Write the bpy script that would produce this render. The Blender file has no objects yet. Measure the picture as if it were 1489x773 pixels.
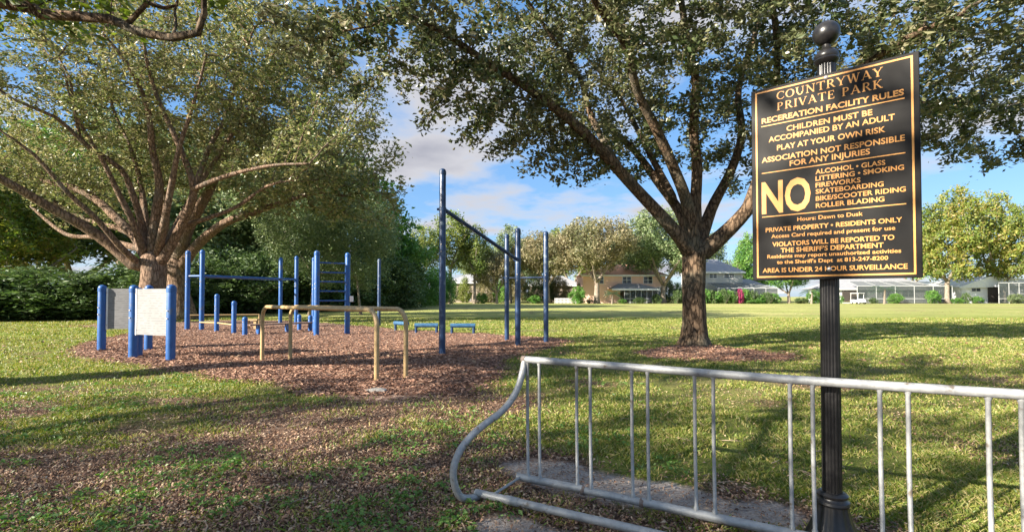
import bpy, math, random
import numpy as np
from mathutils import Vector, Matrix
S = bpy.context.scene
C = S.collection
R = math.radians
PI = math.pi

# ------------------------------------------------------------------ camera
FPX = 700.0; TP = 0.02; HC = 1.3
cam_d = bpy.data.cameras.new('camera'); cam = bpy.data.objects.new('camera', cam_d); C.objects.link(cam)
cam.location = (0, 0, HC); cam.rotation_euler = (PI/2 + math.atan(TP), 0, 0)
cam_d.sensor_width = 36; cam_d.lens = 36*FPX/1489; cam_d.shift_y = 30.5/1489
cam_d.clip_start = 0.05; cam_d.clip_end = 6000
S.camera = cam

# ------------------------------------------------------------------ light
SUN_EL = R(25); SUN_AZ_VEC = (-0.87, -0.49)      # horizontal direction towards the sun (left, a little behind the camera)
S.view_settings.view_transform = 'Standard'; S.view_settings.look = 'None'; S.view_settings.gamma = 1
S.view_settings.exposure = 1.92
sd = bpy.data.lights.new('sun', 'SUN'); sd.energy = 4.4; sd.angle = R(0.55); sd.color = (1, 0.91, 0.78)
sun = bpy.data.objects.new('sun', sd); C.objects.link(sun)
tv = Vector((SUN_AZ_VEC[0], SUN_AZ_VEC[1], 0)).normalized()*math.cos(SUN_EL) + Vector((0, 0, math.sin(SUN_EL)))
sun.rotation_euler = tv.to_track_quat('Z', 'Y').to_euler(); sun.location = (-20, -10, 20)
wd = bpy.data.worlds.new('World'); S.world = wd; wd.use_nodes = True
def world():
    nt = wd.node_tree; N = nt.nodes; L = nt.links; N.clear()
    out = N.new('ShaderNodeOutputWorld'); bg = N.new('ShaderNodeBackground'); bg.inputs[1].default_value = 0.15
    sky = N.new('ShaderNodeTexSky'); sky.sky_type = 'NISHITA'; sky.sun_disc = False
    sky.sun_elevation = SUN_EL; sky.sun_rotation = math.atan2(SUN_AZ_VEC[0], SUN_AZ_VEC[1]); sky.air_density = 1.0; sky.dust_density = 0.6; sky.ozone_density = 2.0
    tc = N.new('ShaderNodeTexCoord'); sep = N.new('ShaderNodeSeparateXYZ'); L.new(tc.outputs['Generated'], sep.inputs[0])
    # cloud layer: project the direction on a flat layer overhead
    den = N.new('ShaderNodeMath'); den.operation = 'ADD'; den.inputs[1].default_value = 0.12; L.new(sep.outputs[2], den.inputs[0])
    dmx = N.new('ShaderNodeMath'); dmx.operation = 'MAXIMUM'; dmx.inputs[1].default_value = 0.05; L.new(den.outputs[0], dmx.inputs[0])
    dv = N.new('ShaderNodeVectorMath'); dv.operation = 'DIVIDE'; cmb = N.new('ShaderNodeCombineXYZ')
    for i in range(3): L.new(dmx.outputs[0], cmb.inputs[i])
    L.new(tc.outputs['Generated'], dv.inputs[0]); L.new(cmb.outputs[0], dv.inputs[1])
    mp = N.new('ShaderNodeMapping'); mp.inputs['Scale'].default_value = (1, 1, 0); mp.inputs['Location'].default_value = CLOUD_OFF; L.new(dv.outputs[0], mp.inputs[0])
    n1 = N.new('ShaderNodeTexNoise'); n1.inputs['Scale'].default_value = 0.95; n1.inputs['Detail'].default_value = 9; n1.inputs['Roughness'].default_value = 0.55
    L.new(mp.outputs[0], n1.inputs['Vector'])
    r1 = N.new('ShaderNodeValToRGB'); r1.color_ramp.elements[0].position = 0.475; r1.color_ramp.elements[1].position = 0.60
    L.new(n1.outputs[0], r1.inputs[0])
    # cloud tone, soft purple grey to pale
    r2 = N.new('ShaderNodeValToRGB'); r2.color_ramp.elements[0].position = 0.52; r2.color_ramp.elements[1].position = 0.75
    r2.color_ramp.elements[0].color = (0.80, 0.80, 0.84, 1); r2.color_ramp.elements[1].color = (0.44, 0.45, 0.53, 1)
    L.new(n1.outputs[0], r2.inputs[0])
    sc = N.new('ShaderNodeVectorMath'); sc.operation = 'SCALE'; sc.inputs['Scale'].default_value = 1.75; L.new(r2.outputs[0], sc.inputs[0])
    hs = N.new('ShaderNodeHueSaturation'); hs.inputs['Saturation'].default_value = 1.12; hs.inputs['Value'].default_value = 0.80; L.new(sky.outputs[0], hs.inputs['Color'])
    ev = N.new('ShaderNodeMixRGB'); ev.inputs[0].default_value = 0.78; L.new(hs.outputs[0], ev.inputs[1]); ev.inputs[2].default_value = (0.25, 0.59, 1.20, 1)
    mx = N.new('ShaderNodeMixRGB'); L.new(r1.outputs[0], mx.inputs[0]); L.new(ev.outputs[0], mx.inputs[1]); L.new(sc.outputs[0], mx.inputs[2])
    L.new(mx.outputs[0], bg.inputs[0]); L.new(bg.outputs[0], out.inputs[0])
CLOUD_OFF = (10.26, 5.43, 0)
world()
S.cycles.max_bounces = 8; S.cycles.transparent_max_bounces = 16; S.cycles.diffuse_bounces = 5

# ------------------------------------------------------------------ measuring helpers
def ray(u, v):
    p = math.atan(TP); c, s = math.cos(p), math.sin(p); x = (u-744.5)/FPX; y = (417-v)/FPX
    return Vector((x, c - y*s, s + y*c))
def at(u, v, Y):
    r = ray(u, v); return Vector((0, 0, HC)) + r*(Y/r.y)
def G(u, v, h=0.0):
    r = ray(u, v); return Vector((0, 0, HC)) + r*((h-HC)/r.z)

# ------------------------------------------------------------------ object helpers
def link(o, parent=None):
    C.objects.link(o)
    if parent is not None: o.parent = parent
    return o
def tag(o, label=None, cat=None, group=None, kind=None):
    if label: o['label'] = label
    if cat: o['category'] = cat
    if group: o['group'] = group
    if kind: o['kind'] = kind
    return o
def empty(name, loc=(0, 0, 0), rz=0, label=None, cat=None, group=None):
    o = bpy.data.objects.new(name, None); link(o); o.location = loc; o.rotation_euler = (0, 0, rz); o.empty_display_size = 0.2
    return tag(o, label, cat, group)
def fast_mesh(name, V, F, mat=None, smooth=True):
    V = np.asarray(V, dtype=np.float32); F = np.asarray(F, dtype=np.int32); k = F.shape[1]
    me = bpy.data.meshes.new(name); me.vertices.add(len(V)); me.vertices.foreach_set('co', V.ravel())
    me.loops.add(F.size); me.loops.foreach_set('vertex_index', F.ravel())
    me.polygons.add(len(F)); me.polygons.foreach_set('loop_start', np.arange(0, F.size, k, dtype=np.int32))
    try: me.polygons.foreach_set('loop_total', np.full(len(F), k, dtype=np.int32))
    except Exception: pass
    me.polygons.foreach_set('use_smooth', np.full(len(F), smooth, dtype=bool))
    me.update(calc_edges=True)
    if mat: me.materials.append(mat)
    return me
class MB:
    def __init__(s): s.V = []; s.F = []
    def add(s, vs, fs):
        n = len(s.V); s.V += [tuple(v) for v in vs]; s.F += [tuple(i+n for i in f) for f in fs]; return s
    def box(s, x0, x1, y0, y1, z0, z1, M=None):
        vs = [Vector((x, y, z)) for z in (z0, z1) for y in (y0, y1) for x in (x0, x1)]
        if M: vs = [M @ v for v in vs]
        return s.add(vs, [(0, 2, 3, 1), (4, 5, 7, 6), (0, 1, 5, 4), (2, 6, 7, 3), (0, 4, 6, 2), (1, 3, 7, 5)])
    def tube(s, pts, rad, n=12, cap=True, wob=0, rnd=None):
        pts = [Vector(p) for p in pts]; m = len(pts)
        if not hasattr(rad, '__len__'): rad = [rad]*m
        T = [(pts[min(i+1, m-1)] - pts[max(i-1, 0)]).normalized() for i in range(m)]
        a = Vector((1, 0, 0)) if abs(T[0].x) < 0.8 else Vector((0, 1, 0))
        X = (a - T[0]*a.dot(T[0])).normalized(); vs = []
        for i in range(m):
            X = (X - T[i]*X.dot(T[i])).normalized(); Y = T[i].cross(X)
            for j in range(n):
                t = 2*PI*j/n; r = rad[i]
                if wob: r *= 1 + wob*(math.sin(3*t + 1.3*pts[i].z*2) + 0.6*math.sin(5*t+2.1+pts[i].z*1.2) + 0.5*math.sin(8*t + 4*pts[i].z))
                vs.append(pts[i] + (X*math.cos(t) + Y*math.sin(t))*r)
        fs = [(i*n+j, i*n+(j+1) % n, (i+1)*n+(j+1) % n, (i+1)*n+j) for i in range(m-1) for j in range(n)]
        if cap: fs += [tuple(range(n-1, -1, -1)), tuple((m-1)*n+j for j in range(n))]
        return s.add(vs, fs)
    def lathe(s, prof, c=(0, 0, 0), n=20, flute=0, fk=0):
        vs = []; c = Vector(c)
        for r, z in prof:
            for j in range(n):
                t = 2*PI*j/n; rr = r*(1 - (flute if (j % 4) in (0, 1) else 0)) if fk else r
                vs.append(c + Vector((rr*math.cos(t), rr*math.sin(t), z)))
        m = len(prof)
        fs = [(i*n+j, i*n+(j+1) % n, (i+1)*n+(j+1) % n, (i+1)*n+j) for i in range(m-1) for j in range(n)]
        fs += [tuple(range(n-1, -1, -1)), tuple((m-1)*n+j for j in range(n))]
        return s.add(vs, fs)
    def build(s, name, mat, parent=None, smooth=True, bevel=0, auto=40):
        me = bpy.data.meshes.new(name); me.from_pydata([tuple(v) for v in s.V], [], s.F); me.update()
        if mat: me.materials.append(mat)
        o = bpy.data.objects.new(name, me); link(o, parent)
        if smooth:
            me.polygons.foreach_set('use_smooth', [True]*len(me.polygons))
            try: me.set_sharp_from_angle(angle=R(auto))
            except Exception: pass
        if bevel:
            b = o.modifiers.new('bevel', 'BEVEL'); b.width = bevel; b.segments = 2
        return o
def copy_tree(o, parent=None):
    c = o.copy(); C.objects.link(c)
    if parent is not None: c.parent = parent
    for ch in list(o.children): copy_tree(ch, c)
    return c

# ------------------------------------------------------------------ materials
def mat(name, col, rough=0.6, metal=0, spec=0.5):
    m = bpy.data.materials.new(name); m.use_nodes = True; b = m.node_tree.nodes['Principled BSDF']
    b.inputs['Base Color'].default_value = (*col, 1); b.inputs['Roughness'].default_value = rough; b.inputs['Metallic'].default_value = metal
    b.inputs['Specular IOR Level'].default_value = spec
    return m
def worn(name, c1, c2, scale=20, rough=0.5, metal=0, bump=0.1, c3=None, t3=0.68, dist=0.01, detail=6, lo=0.35, hi=0.65, stretch=None):
    """mottled paint, metal or stone: two tones by noise, optional third colour in sparse spots, bump"""
    m = mat(name, c1, rough, metal); nt = m.node_tree; N = nt.nodes; L = nt.links; b = N['Principled BSDF']
    tc = N.new('ShaderNodeTexCoord'); mp = N.new('ShaderNodeMapping'); L.new(tc.outputs['Object'], mp.inputs[0])
    if stretch: mp.inputs['Scale'].default_value = stretch
    n = N.new('ShaderNodeTexNoise'); n.inputs['Scale'].default_value = scale; n.inputs['Detail'].default_value = detail; n.inputs['Roughness'].default_value = 0.65
    L.new(mp.outputs[0], n.inputs[0]); r = N.new('ShaderNodeValToRGB')
    r.color_ramp.elements[0].position = lo; r.color_ramp.elements[1].position = hi
    r.color_ramp.elements[0].color = (*c1, 1); r.color_ramp.elements[1].color = (*c2, 1); L.new(n.outputs[0], r.inputs[0]); col = r.outputs[0]
    if c3:
        n3 = N.new('ShaderNodeTexNoise'); n3.inputs['Scale'].default_value = scale*0.6; n3.inputs['Detail'].default_value = 8; L.new(mp.outputs[0], n3.inputs[0])
        r3 = N.new('ShaderNodeValToRGB'); r3.color_ramp.elements[0].position = t3-0.03; r3.color_ramp.elements[1].position = t3+0.04; L.new(n3.outputs[0], r3.inputs[0])
        x = N.new('ShaderNodeMixRGB'); L.new(r3.outputs[0], x.inputs[0]); L.new(col, x.inputs[1]); x.inputs[2].default_value = (*c3, 1); col = x.outputs[0]
    L.new(col, b.inputs['Base Color'])
    rr = N.new('ShaderNodeMapRange'); rr.inputs[3].default_value = rough*0.75; rr.inputs[4].default_value = min(1, rough*1.25); L.new(n.outputs[0], rr.inputs[0]); L.new(rr.outputs[0], b.inputs['Roughness'])
    if bump:
        bp = N.new('ShaderNodeBump'); bp.inputs['Strength'].default_value = bump; bp.inputs['Distance'].default_value = dist; L.new(n.outputs[0], bp.inputs['Height']); L.new(bp.outputs[0], b.inputs['Normal'])
    return m
def leafy(name, cols, trans=0.25, rough=0.5, patch=None):
    """leaf material: one random tone per leaf, larger tonal patches through the crown, some light let through"""
    m = bpy.data.materials.new(name); m.use_nodes = True; nt = m.node_tree; N = nt.nodes; L = nt.links; b = N['Principled BSDF']; out = N['Material Output']
    g = N.new('ShaderNodeNewGeometry'); r = N.new('ShaderNodeValToRGB'); r.color_ramp.interpolation = 'LINEAR'
    e = r.color_ramp.elements
    while len(e) < len(cols): e.new(0.5)
    for i, c in enumerate(cols): e[i].position = i/(len(cols)-1); e[i].color = (*c, 1)
    L.new(g.outputs['Random Per Island'], r.inputs[0]); col = r.outputs[0]
    if patch:
        tc = N.new('ShaderNodeTexCoord'); n = N.new('ShaderNodeTexNoise'); n.inputs['Scale'].default_value = patch[0]; n.inputs['Detail'].default_value = 3; L.new(tc.outputs['Object'], n.inputs[0])
        rr = N.new('ShaderNodeValToRGB'); rr.color_ramp.elements[0].position = 0.42; rr.color_ramp.elements[1].position = 0.62; L.new(n.outputs[0], rr.inputs[0])
        fm = N.new('ShaderNodeMath'); fm.operation = 'MULTIPLY'; fm.inputs[1].default_value = patch[2]; L.new(rr.outputs[0], fm.inputs[0])
        x = N.new('ShaderNodeMixRGB'); L.new(fm.outputs[0], x.inputs[0]); L.new(col, x.inputs[1]); x.inputs[2].default_value = (*patch[1], 1); col = x.outputs[0]
    L.new(col, b.inputs['Base Color']); b.inputs['Roughness'].default_value = rough; b.inputs['Specular IOR Level'].default_value = 0.5
    if trans:
        t = N.new('ShaderNodeBsdfTranslucent'); h = N.new('ShaderNodeHueSaturation'); h.inputs['Value'].default_value = 1.5; h.inputs['Saturation'].default_value = 1.15
        L.new(col, h.inputs['Color']); L.new(h.outputs[0], t.inputs[0]); ms = N.new('ShaderNodeMixShader'); ms.inputs[0].default_value = trans
        L.new(b.outputs[0], ms.inputs[1]); L.new(t.outputs[0], ms.inputs[2]); L.new(ms.outputs[0], out.inputs[0])
    return m
def bark(name, c1, c2, c3, scale=9, strength=0.9, dist=0.04):
    m = mat(name, c1, 0.9); nt = m.node_tree; N = nt.nodes; L = nt.links; b = N['Principled BSDF']; b.inputs['Specular IOR Level'].default_value = 0.2
    tc = N.new('ShaderNodeTexCoord'); mp = N.new('ShaderNodeMapping'); mp.inputs['Scale'].default_value = (1, 1, 0.28); L.new(tc.outputs['Object'], mp.inputs[0])
    v = N.new('ShaderNodeTexVoronoi'); v.feature = 'DISTANCE_TO_EDGE'; v.inputs['Scale'].default_value = scale
    n = N.new('ShaderNodeTexNoise'); n.inputs['Scale'].default_value = scale*1.6; n.inputs['Detail'].default_value = 8; n.inputs['Roughness'].default_value = 0.7
    ad = N.new('ShaderNodeVectorMath'); ad.operation = 'MULTIPLY_ADD'; L.new(n.outputs['Color'], ad.inputs[0]); ad.inputs[1].default_value = (0.12, 0.12, 0.12)
    L.new(mp.outputs[0], n.inputs[0]); L.new(mp.outputs[0], ad.inputs[2]); L.new(ad.outputs[0], v.inputs[0])
    rv = N.new('ShaderNodeValToRGB'); rv.color_ramp.elements[0].position = 0.0; rv.color_ramp.elements[1].position = 0.14; L.new(v.outputs['Distance'], rv.inputs[0])
    mul = N.new('ShaderNodeMath'); mul.operation = 'MULTIPLY_ADD'; L.new(rv.outputs[0], mul.inputs[0]); mul.inputs[1].default_value = 0.55; L.new(n.outputs[0], mul.inputs[2])
    rc = N.new('ShaderNodeValToRGB'); e = rc.color_ramp.elements; e[0].position = 0.38; e[0].color = (*c1, 1); e[1].position = 1.15 if False else 1.0; e[1].color = (*c2, 1); L.new(mul.outputs[0], rc.inputs[0])
    n2 = N.new('ShaderNodeTexNoise'); n2.inputs['Scale'].default_value = 1.3; n2.inputs['Detail'].default_value = 5; L.new(tc.outputs['Object'], n2.inputs[0])
    r2 = N.new('ShaderNodeValToRGB'); r2.color_ramp.elements[0].position = 0.48; r2.color_ramp.elements[1].position = 0.66; L.new(n2.outputs[0], r2.inputs[0])
    fm = N.new('ShaderNodeMath'); fm.operation = 'MULTIPLY'; fm.inputs[1].default_value = 0.7; L.new(r2.outputs[0], fm.inputs[0])
    x = N.new('ShaderNodeMixRGB'); L.new(fm.outputs[0], x.inputs[0]); L.new(rc.outputs[0], x.inputs[1]); x.inputs[2].default_value = (*c3, 1); L.new(x.outputs[0], b.inputs['Base Color'])
    bp = N.new('ShaderNodeBump'); bp.inputs['Strength'].default_value = strength; bp.inputs['Distance'].default_value = dist; L.new(mul.outputs[0], bp.inputs['Height']); L.new(bp.outputs[0], b.inputs['Normal'])
    return m
M = {}
M['galv'] = worn('galvanised_steel', (0.287, 0.294, 0.294), (0.414, 0.423, 0.414), 26, 0.55, 0.35, 0.15, c3=(0.192, 0.159, 0.127), t3=0.66, dist=0.002)
M['rust'] = worn('rusty_steel', (0.16, 0.10, 0.07), (0.28, 0.24, 0.21), 60, 0.8, 0.2, 0.3, dist=0.003)
M['blue'] = worn('blue_post_paint', (0.010, 0.072, 0.255), (0.021, 0.106, 0.323), 7, 0.42, 0, 0.05, c3=(0.076, 0.111, 0.187), t3=0.61, dist=0.003)
M['navy'] = worn('dark_blue_paint', (0.010, 0.030, 0.085), (0.022, 0.055, 0.13), 9, 0.38, 0, 0.05, c3=(0.09, 0.13, 0.18), t3=0.60, dist=0.003)
M['tealp'] = worn('teal_beam_paint', (0.012, 0.06, 0.15), (0.04, 0.13, 0.23), 8, 0.5, 0, 0.08, dist=0.004)
M['tan'] = worn('tan_coated_steel', (0.368, 0.248, 0.110), (0.460, 0.331, 0.166), 14, 0.45, 0, 0.06, c3=(0.258, 0.175, 0.092), t3=0.7, dist=0.002)
M['blackp'] = worn('black_post_paint', (0.008, 0.008, 0.009), (0.020, 0.019, 0.018), 30, 0.33, 0, 0.12, dist=0.002)
M['signbk'] = worn('black_sign_face', (0.005, 0.005, 0.005), (0.010, 0.009, 0.008), 5, 0.5, 0, 0.0); M['signbk'].node_tree.nodes['Principled BSDF'].inputs['Specular IOR Level'].default_value = 0.16
M['gold'] = worn('gold_lettering', (0.62, 0.265, 0.045), (0.72, 0.35, 0.085), 7, 0.5, 0, 0)
M['bolt'] = mat('steel_bolt', (0.55, 0.5, 0.45), 0.4, 0.7)
M['rail'] = worn('weathered_wood', (0.16, 0.10, 0.07), (0.26, 0.17, 0.13), 14, 0.8, 0, 0.2, dist=0.004, stretch=(6, 1, 1))
M['white'] = worn('white_paint', (0.70, 0.70, 0.69), (0.80, 0.80, 0.79), 6, 0.5, 0, 0)
M['rock'] = worn('pale_rock', (0.25, 0.23, 0.20), (0.42, 0.40, 0.36), 12, 0.85, 0, 0.5, dist=0.02)
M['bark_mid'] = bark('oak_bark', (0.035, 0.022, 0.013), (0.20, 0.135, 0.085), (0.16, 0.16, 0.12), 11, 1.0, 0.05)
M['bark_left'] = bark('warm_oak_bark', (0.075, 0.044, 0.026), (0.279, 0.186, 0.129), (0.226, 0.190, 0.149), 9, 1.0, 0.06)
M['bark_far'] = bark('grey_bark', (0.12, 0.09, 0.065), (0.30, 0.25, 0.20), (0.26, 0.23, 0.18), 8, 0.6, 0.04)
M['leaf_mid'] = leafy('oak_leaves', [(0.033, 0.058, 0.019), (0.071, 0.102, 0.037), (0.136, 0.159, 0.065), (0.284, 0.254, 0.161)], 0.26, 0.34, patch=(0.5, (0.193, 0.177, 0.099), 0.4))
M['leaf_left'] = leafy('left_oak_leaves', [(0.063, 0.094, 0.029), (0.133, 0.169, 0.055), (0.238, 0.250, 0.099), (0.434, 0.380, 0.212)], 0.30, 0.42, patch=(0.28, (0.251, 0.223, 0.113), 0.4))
M['leaf_near'] = leafy('near_oak_leaves', [(0.036, 0.066, 0.014), (0.084, 0.132, 0.024), (0.156, 0.192, 0.042)], 0.35, 0.4, patch=(0.4, (0.192, 0.240, 0.036), 0.4))
M['leaf_dark'] = leafy('hedge_leaves', [(0.032, 0.064, 0.020), (0.072, 0.122, 0.037), (0.144, 0.201, 0.072)], 0.22, 0.5, patch=(0.3, (0.129, 0.216, 0.058), 0.5))
M['leaf_green'] = leafy('bright_green_leaves', [(0.045, 0.127, 0.022), (0.089, 0.235, 0.039), (0.179, 0.340, 0.071)], 0.25, 0.45, patch=(0.3, (0.235, 0.340, 0.071), 0.4))
M['leaf_feather'] = leafy('grey_green_leaves', [(0.077, 0.125, 0.050), (0.142, 0.209, 0.089), (0.263, 0.314, 0.150)], 0.25, 0.5, patch=(0.25, (0.286, 0.314, 0.141), 0.4))
M['leaf_olive'] = leafy('olive_brown_leaves', [(0.136, 0.136, 0.069), (0.244, 0.221, 0.114), (0.396, 0.327, 0.197)], 0.3, 0.5, patch=(0.2, (0.136, 0.183, 0.076), 0.45))
M['leaf_pine'] = leafy('pine_green_leaves', [(0.081, 0.121, 0.027), (0.189, 0.230, 0.047), (0.351, 0.365, 0.108)], 0.3, 0.5, patch=(0.15, (0.081, 0.176, 0.041), 0.6))
M['leaf_yellow'] = leafy('autumn_yellow_leaves', [(0.09, 0.15, 0.03), (0.20, 0.25, 0.04), (0.32, 0.32, 0.07), (0.36, 0.25, 0.09)], 0.35, 0.5, patch=(0.25, (0.12, 0.19, 0.04), 0.75))
M['leaf_palm'] = leafy('palm_leaves', [(0.03, 0.07, 0.04), (0.07, 0.13, 0.07)], 0.15, 0.4)
M['leaf_pink'] = leafy('magenta_flowers', [(0.30, 0.03, 0.10), (0.45, 0.06, 0.18)], 0.3, 0.5)
M['grass'] = leafy('grass_blade', [(0.079, 0.132, 0.019), (0.158, 0.216, 0.031), (0.264, 0.276, 0.060), (0.475, 0.372, 0.168)], 0.3, 0.5)
M['weed'] = leafy('weed_leaf', [(0.055, 0.132, 0.022), (0.110, 0.220, 0.039), (0.187, 0.297, 0.066)], 0.3, 0.45)
M['litter'] = leafy('dead_leaf', [(0.053, 0.027, 0.016), (0.137, 0.068, 0.040), (0.256, 0.137, 0.077), (0.361, 0.226, 0.139), (0.543, 0.408, 0.278)], 0.05, 0.6)
M['mulch'] = leafy('mulch_chip', [(0.073, 0.032, 0.019), (0.210, 0.103, 0.065), (0.357, 0.197, 0.127), (0.525, 0.323, 0.214)], 0, 0.8)

# ------------------------------------------------------------------ noise for placing things
rng = np.random.default_rng(7); random.seed(7)
_tab = rng.random((256, 256))
def vnoise(x, y, s):
    x = np.asarray(x)*s + 500.37; y = np.asarray(y)*s + 500.71
    xi = np.floor(x).astype(int); yi = np.floor(y).astype(int); fx = x-xi; fy = y-yi
    fx = fx*fx*(3-2*fx); fy = fy*fy*(3-2*fy); g = lambda a, b: _tab[a % 256, b % 256]
    return (g(xi, yi)*(1-fx) + g(xi+1, yi)*fx)*(1-fy) + (g(xi, yi+1)*(1-fx) + g(xi+1, yi+1)*fx)*fy
def fbm(x, y, s, o=4):
    t = 0; a = 0.5; n = 0
    for i in range(o): t = t + a*vnoise(x, y, s*2**i); n += a; a *= 0.55
    return t/n
MUL_PX = [(80, 512), (120, 523), (200, 531), (280, 546), (380, 562), (450, 575), (560, 586), (650, 578), (715, 562), (740, 540), (738, 523), (790, 511), (842, 497), (800, 490), (700, 484), (600, 480), (500, 470), (420, 465), (300, 466), (240, 474), (170, 485), (120, 497)]
MUL = np.array([[G(u, v).x, G(u, v).y] for u, v in MUL_PX])
def poly_sd(x, y, P):
    """signed distance to a polygon, positive inside"""
    x = np.asarray(x, float); y = np.asarray(y, float); d = np.full(x.shape, 1e9); ins = np.zeros(x.shape, bool)
    for i in range(len(P)):
        a = P[i]; b = P[(i+1) % len(P)]; ex, ey = b-a; wx = x-a[0]; wy = y-a[1]
        t = np.clip((wx*ex+wy*ey)/(ex*ex+ey*ey), 0, 1); d = np.minimum(d, (wx-ex*t)**2+(wy-ey*t)**2)
        c = ((a[1] > y) != (b[1] > y)) & (x < (b[0]-a[0])*(y-a[1])/(b[1]-a[1]+1e-12)+a[0]); ins ^= c
    return np.where(ins, 1, -1)*np.sqrt(d)
def sm(a, b, x): t = np.clip((x-a)/(b-a), 0, 1); return t*t*(3-2*t)
def m_mulch(x, y):
    d = poly_sd(x, y, MUL) + (fbm(x, y, 1.2)-0.5)*0.8
    ring = 1.0 - np.sqrt(((x-4.6)/2.15)**2 + ((y-11.0)/1.6)**2)
    ring = ring*1.8 + (fbm(x+9, y, 1.5)-0.5)*0.9
    lt = 1.0 - np.sqrt(((x+16.9)/3.0)**2 + ((y-21.3)/2.0)**2); lt = lt*2 + (fbm(x+3, y, 1.0)-0.5)
    return sm(-0.15, 0.35, d), sm(0.0, 0.5, ring), sm(0, .5, lt)
def m_litter(x, y):
    """share of the ground under dead leaves instead of grass"""
    n = fbm(x, y, 0.55, 4); n2 = fbm(x+40, y+7, 1.7, 3)
    left = 0.58*sm(0.4, -1.4, x-0.15*y)*sm(8.8, 6.0, y) + 0.0*x
    left = np.maximum(left, 0.84*sm(5.6, 3.8, y)*sm(1.0, -0.5, x-0.12*y)); left = np.maximum(left, 0.24*sm(12, 9, y))
    near = sm(4.1, 3.3, y + np.clip(x-1.6, 0, 9)*1.6)*0.95
    path = 0.75*np.exp(-((x+1.6)/0.9)**2)*sm(8.0, 6.8, y)*sm(3, 5, y)
    b = np.maximum(np.maximum(left, near), path)
    b = b + (n-0.5)*1.5*sm(0, 0.3, b) + (n2-0.5)*0.7*sm(0, 0.4, b)
    b = np.maximum(b, sm(0.60, 0.74, n)*0.5)
    return np.clip(b, 0, 1)
def m_sand(x, y):
    def seg(ax, ay, bx, by, w):
        ex, ey = bx-ax, by-ay; t = np.clip(((x-ax)*ex+(y-ay)*ey)/(ex*ex+ey*ey), 0, 1); return 1-np.hypot(x-ax-ex*t, y-ay-ey*t)/w
    d = np.maximum(seg(0.2, 3.68, 1.6, 3.0, 0.34), np.maximum(seg(0.0, 2.72, 0.3, 2.55, 0.26), seg(-1.7, 3.4, -1.3, 3.3, 0.2)*0.5))
    return np.clip(d*1.5 + (fbm(x, y, 3.2)-0.5)*1.5, 0, 1)
def m_dirt(x, y):      # straw-coloured worn places in the lawn
    return np.clip((fbm(x-20, y*1.6, 0.45, 4)-0.47)*4.0, 0, 1)

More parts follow.
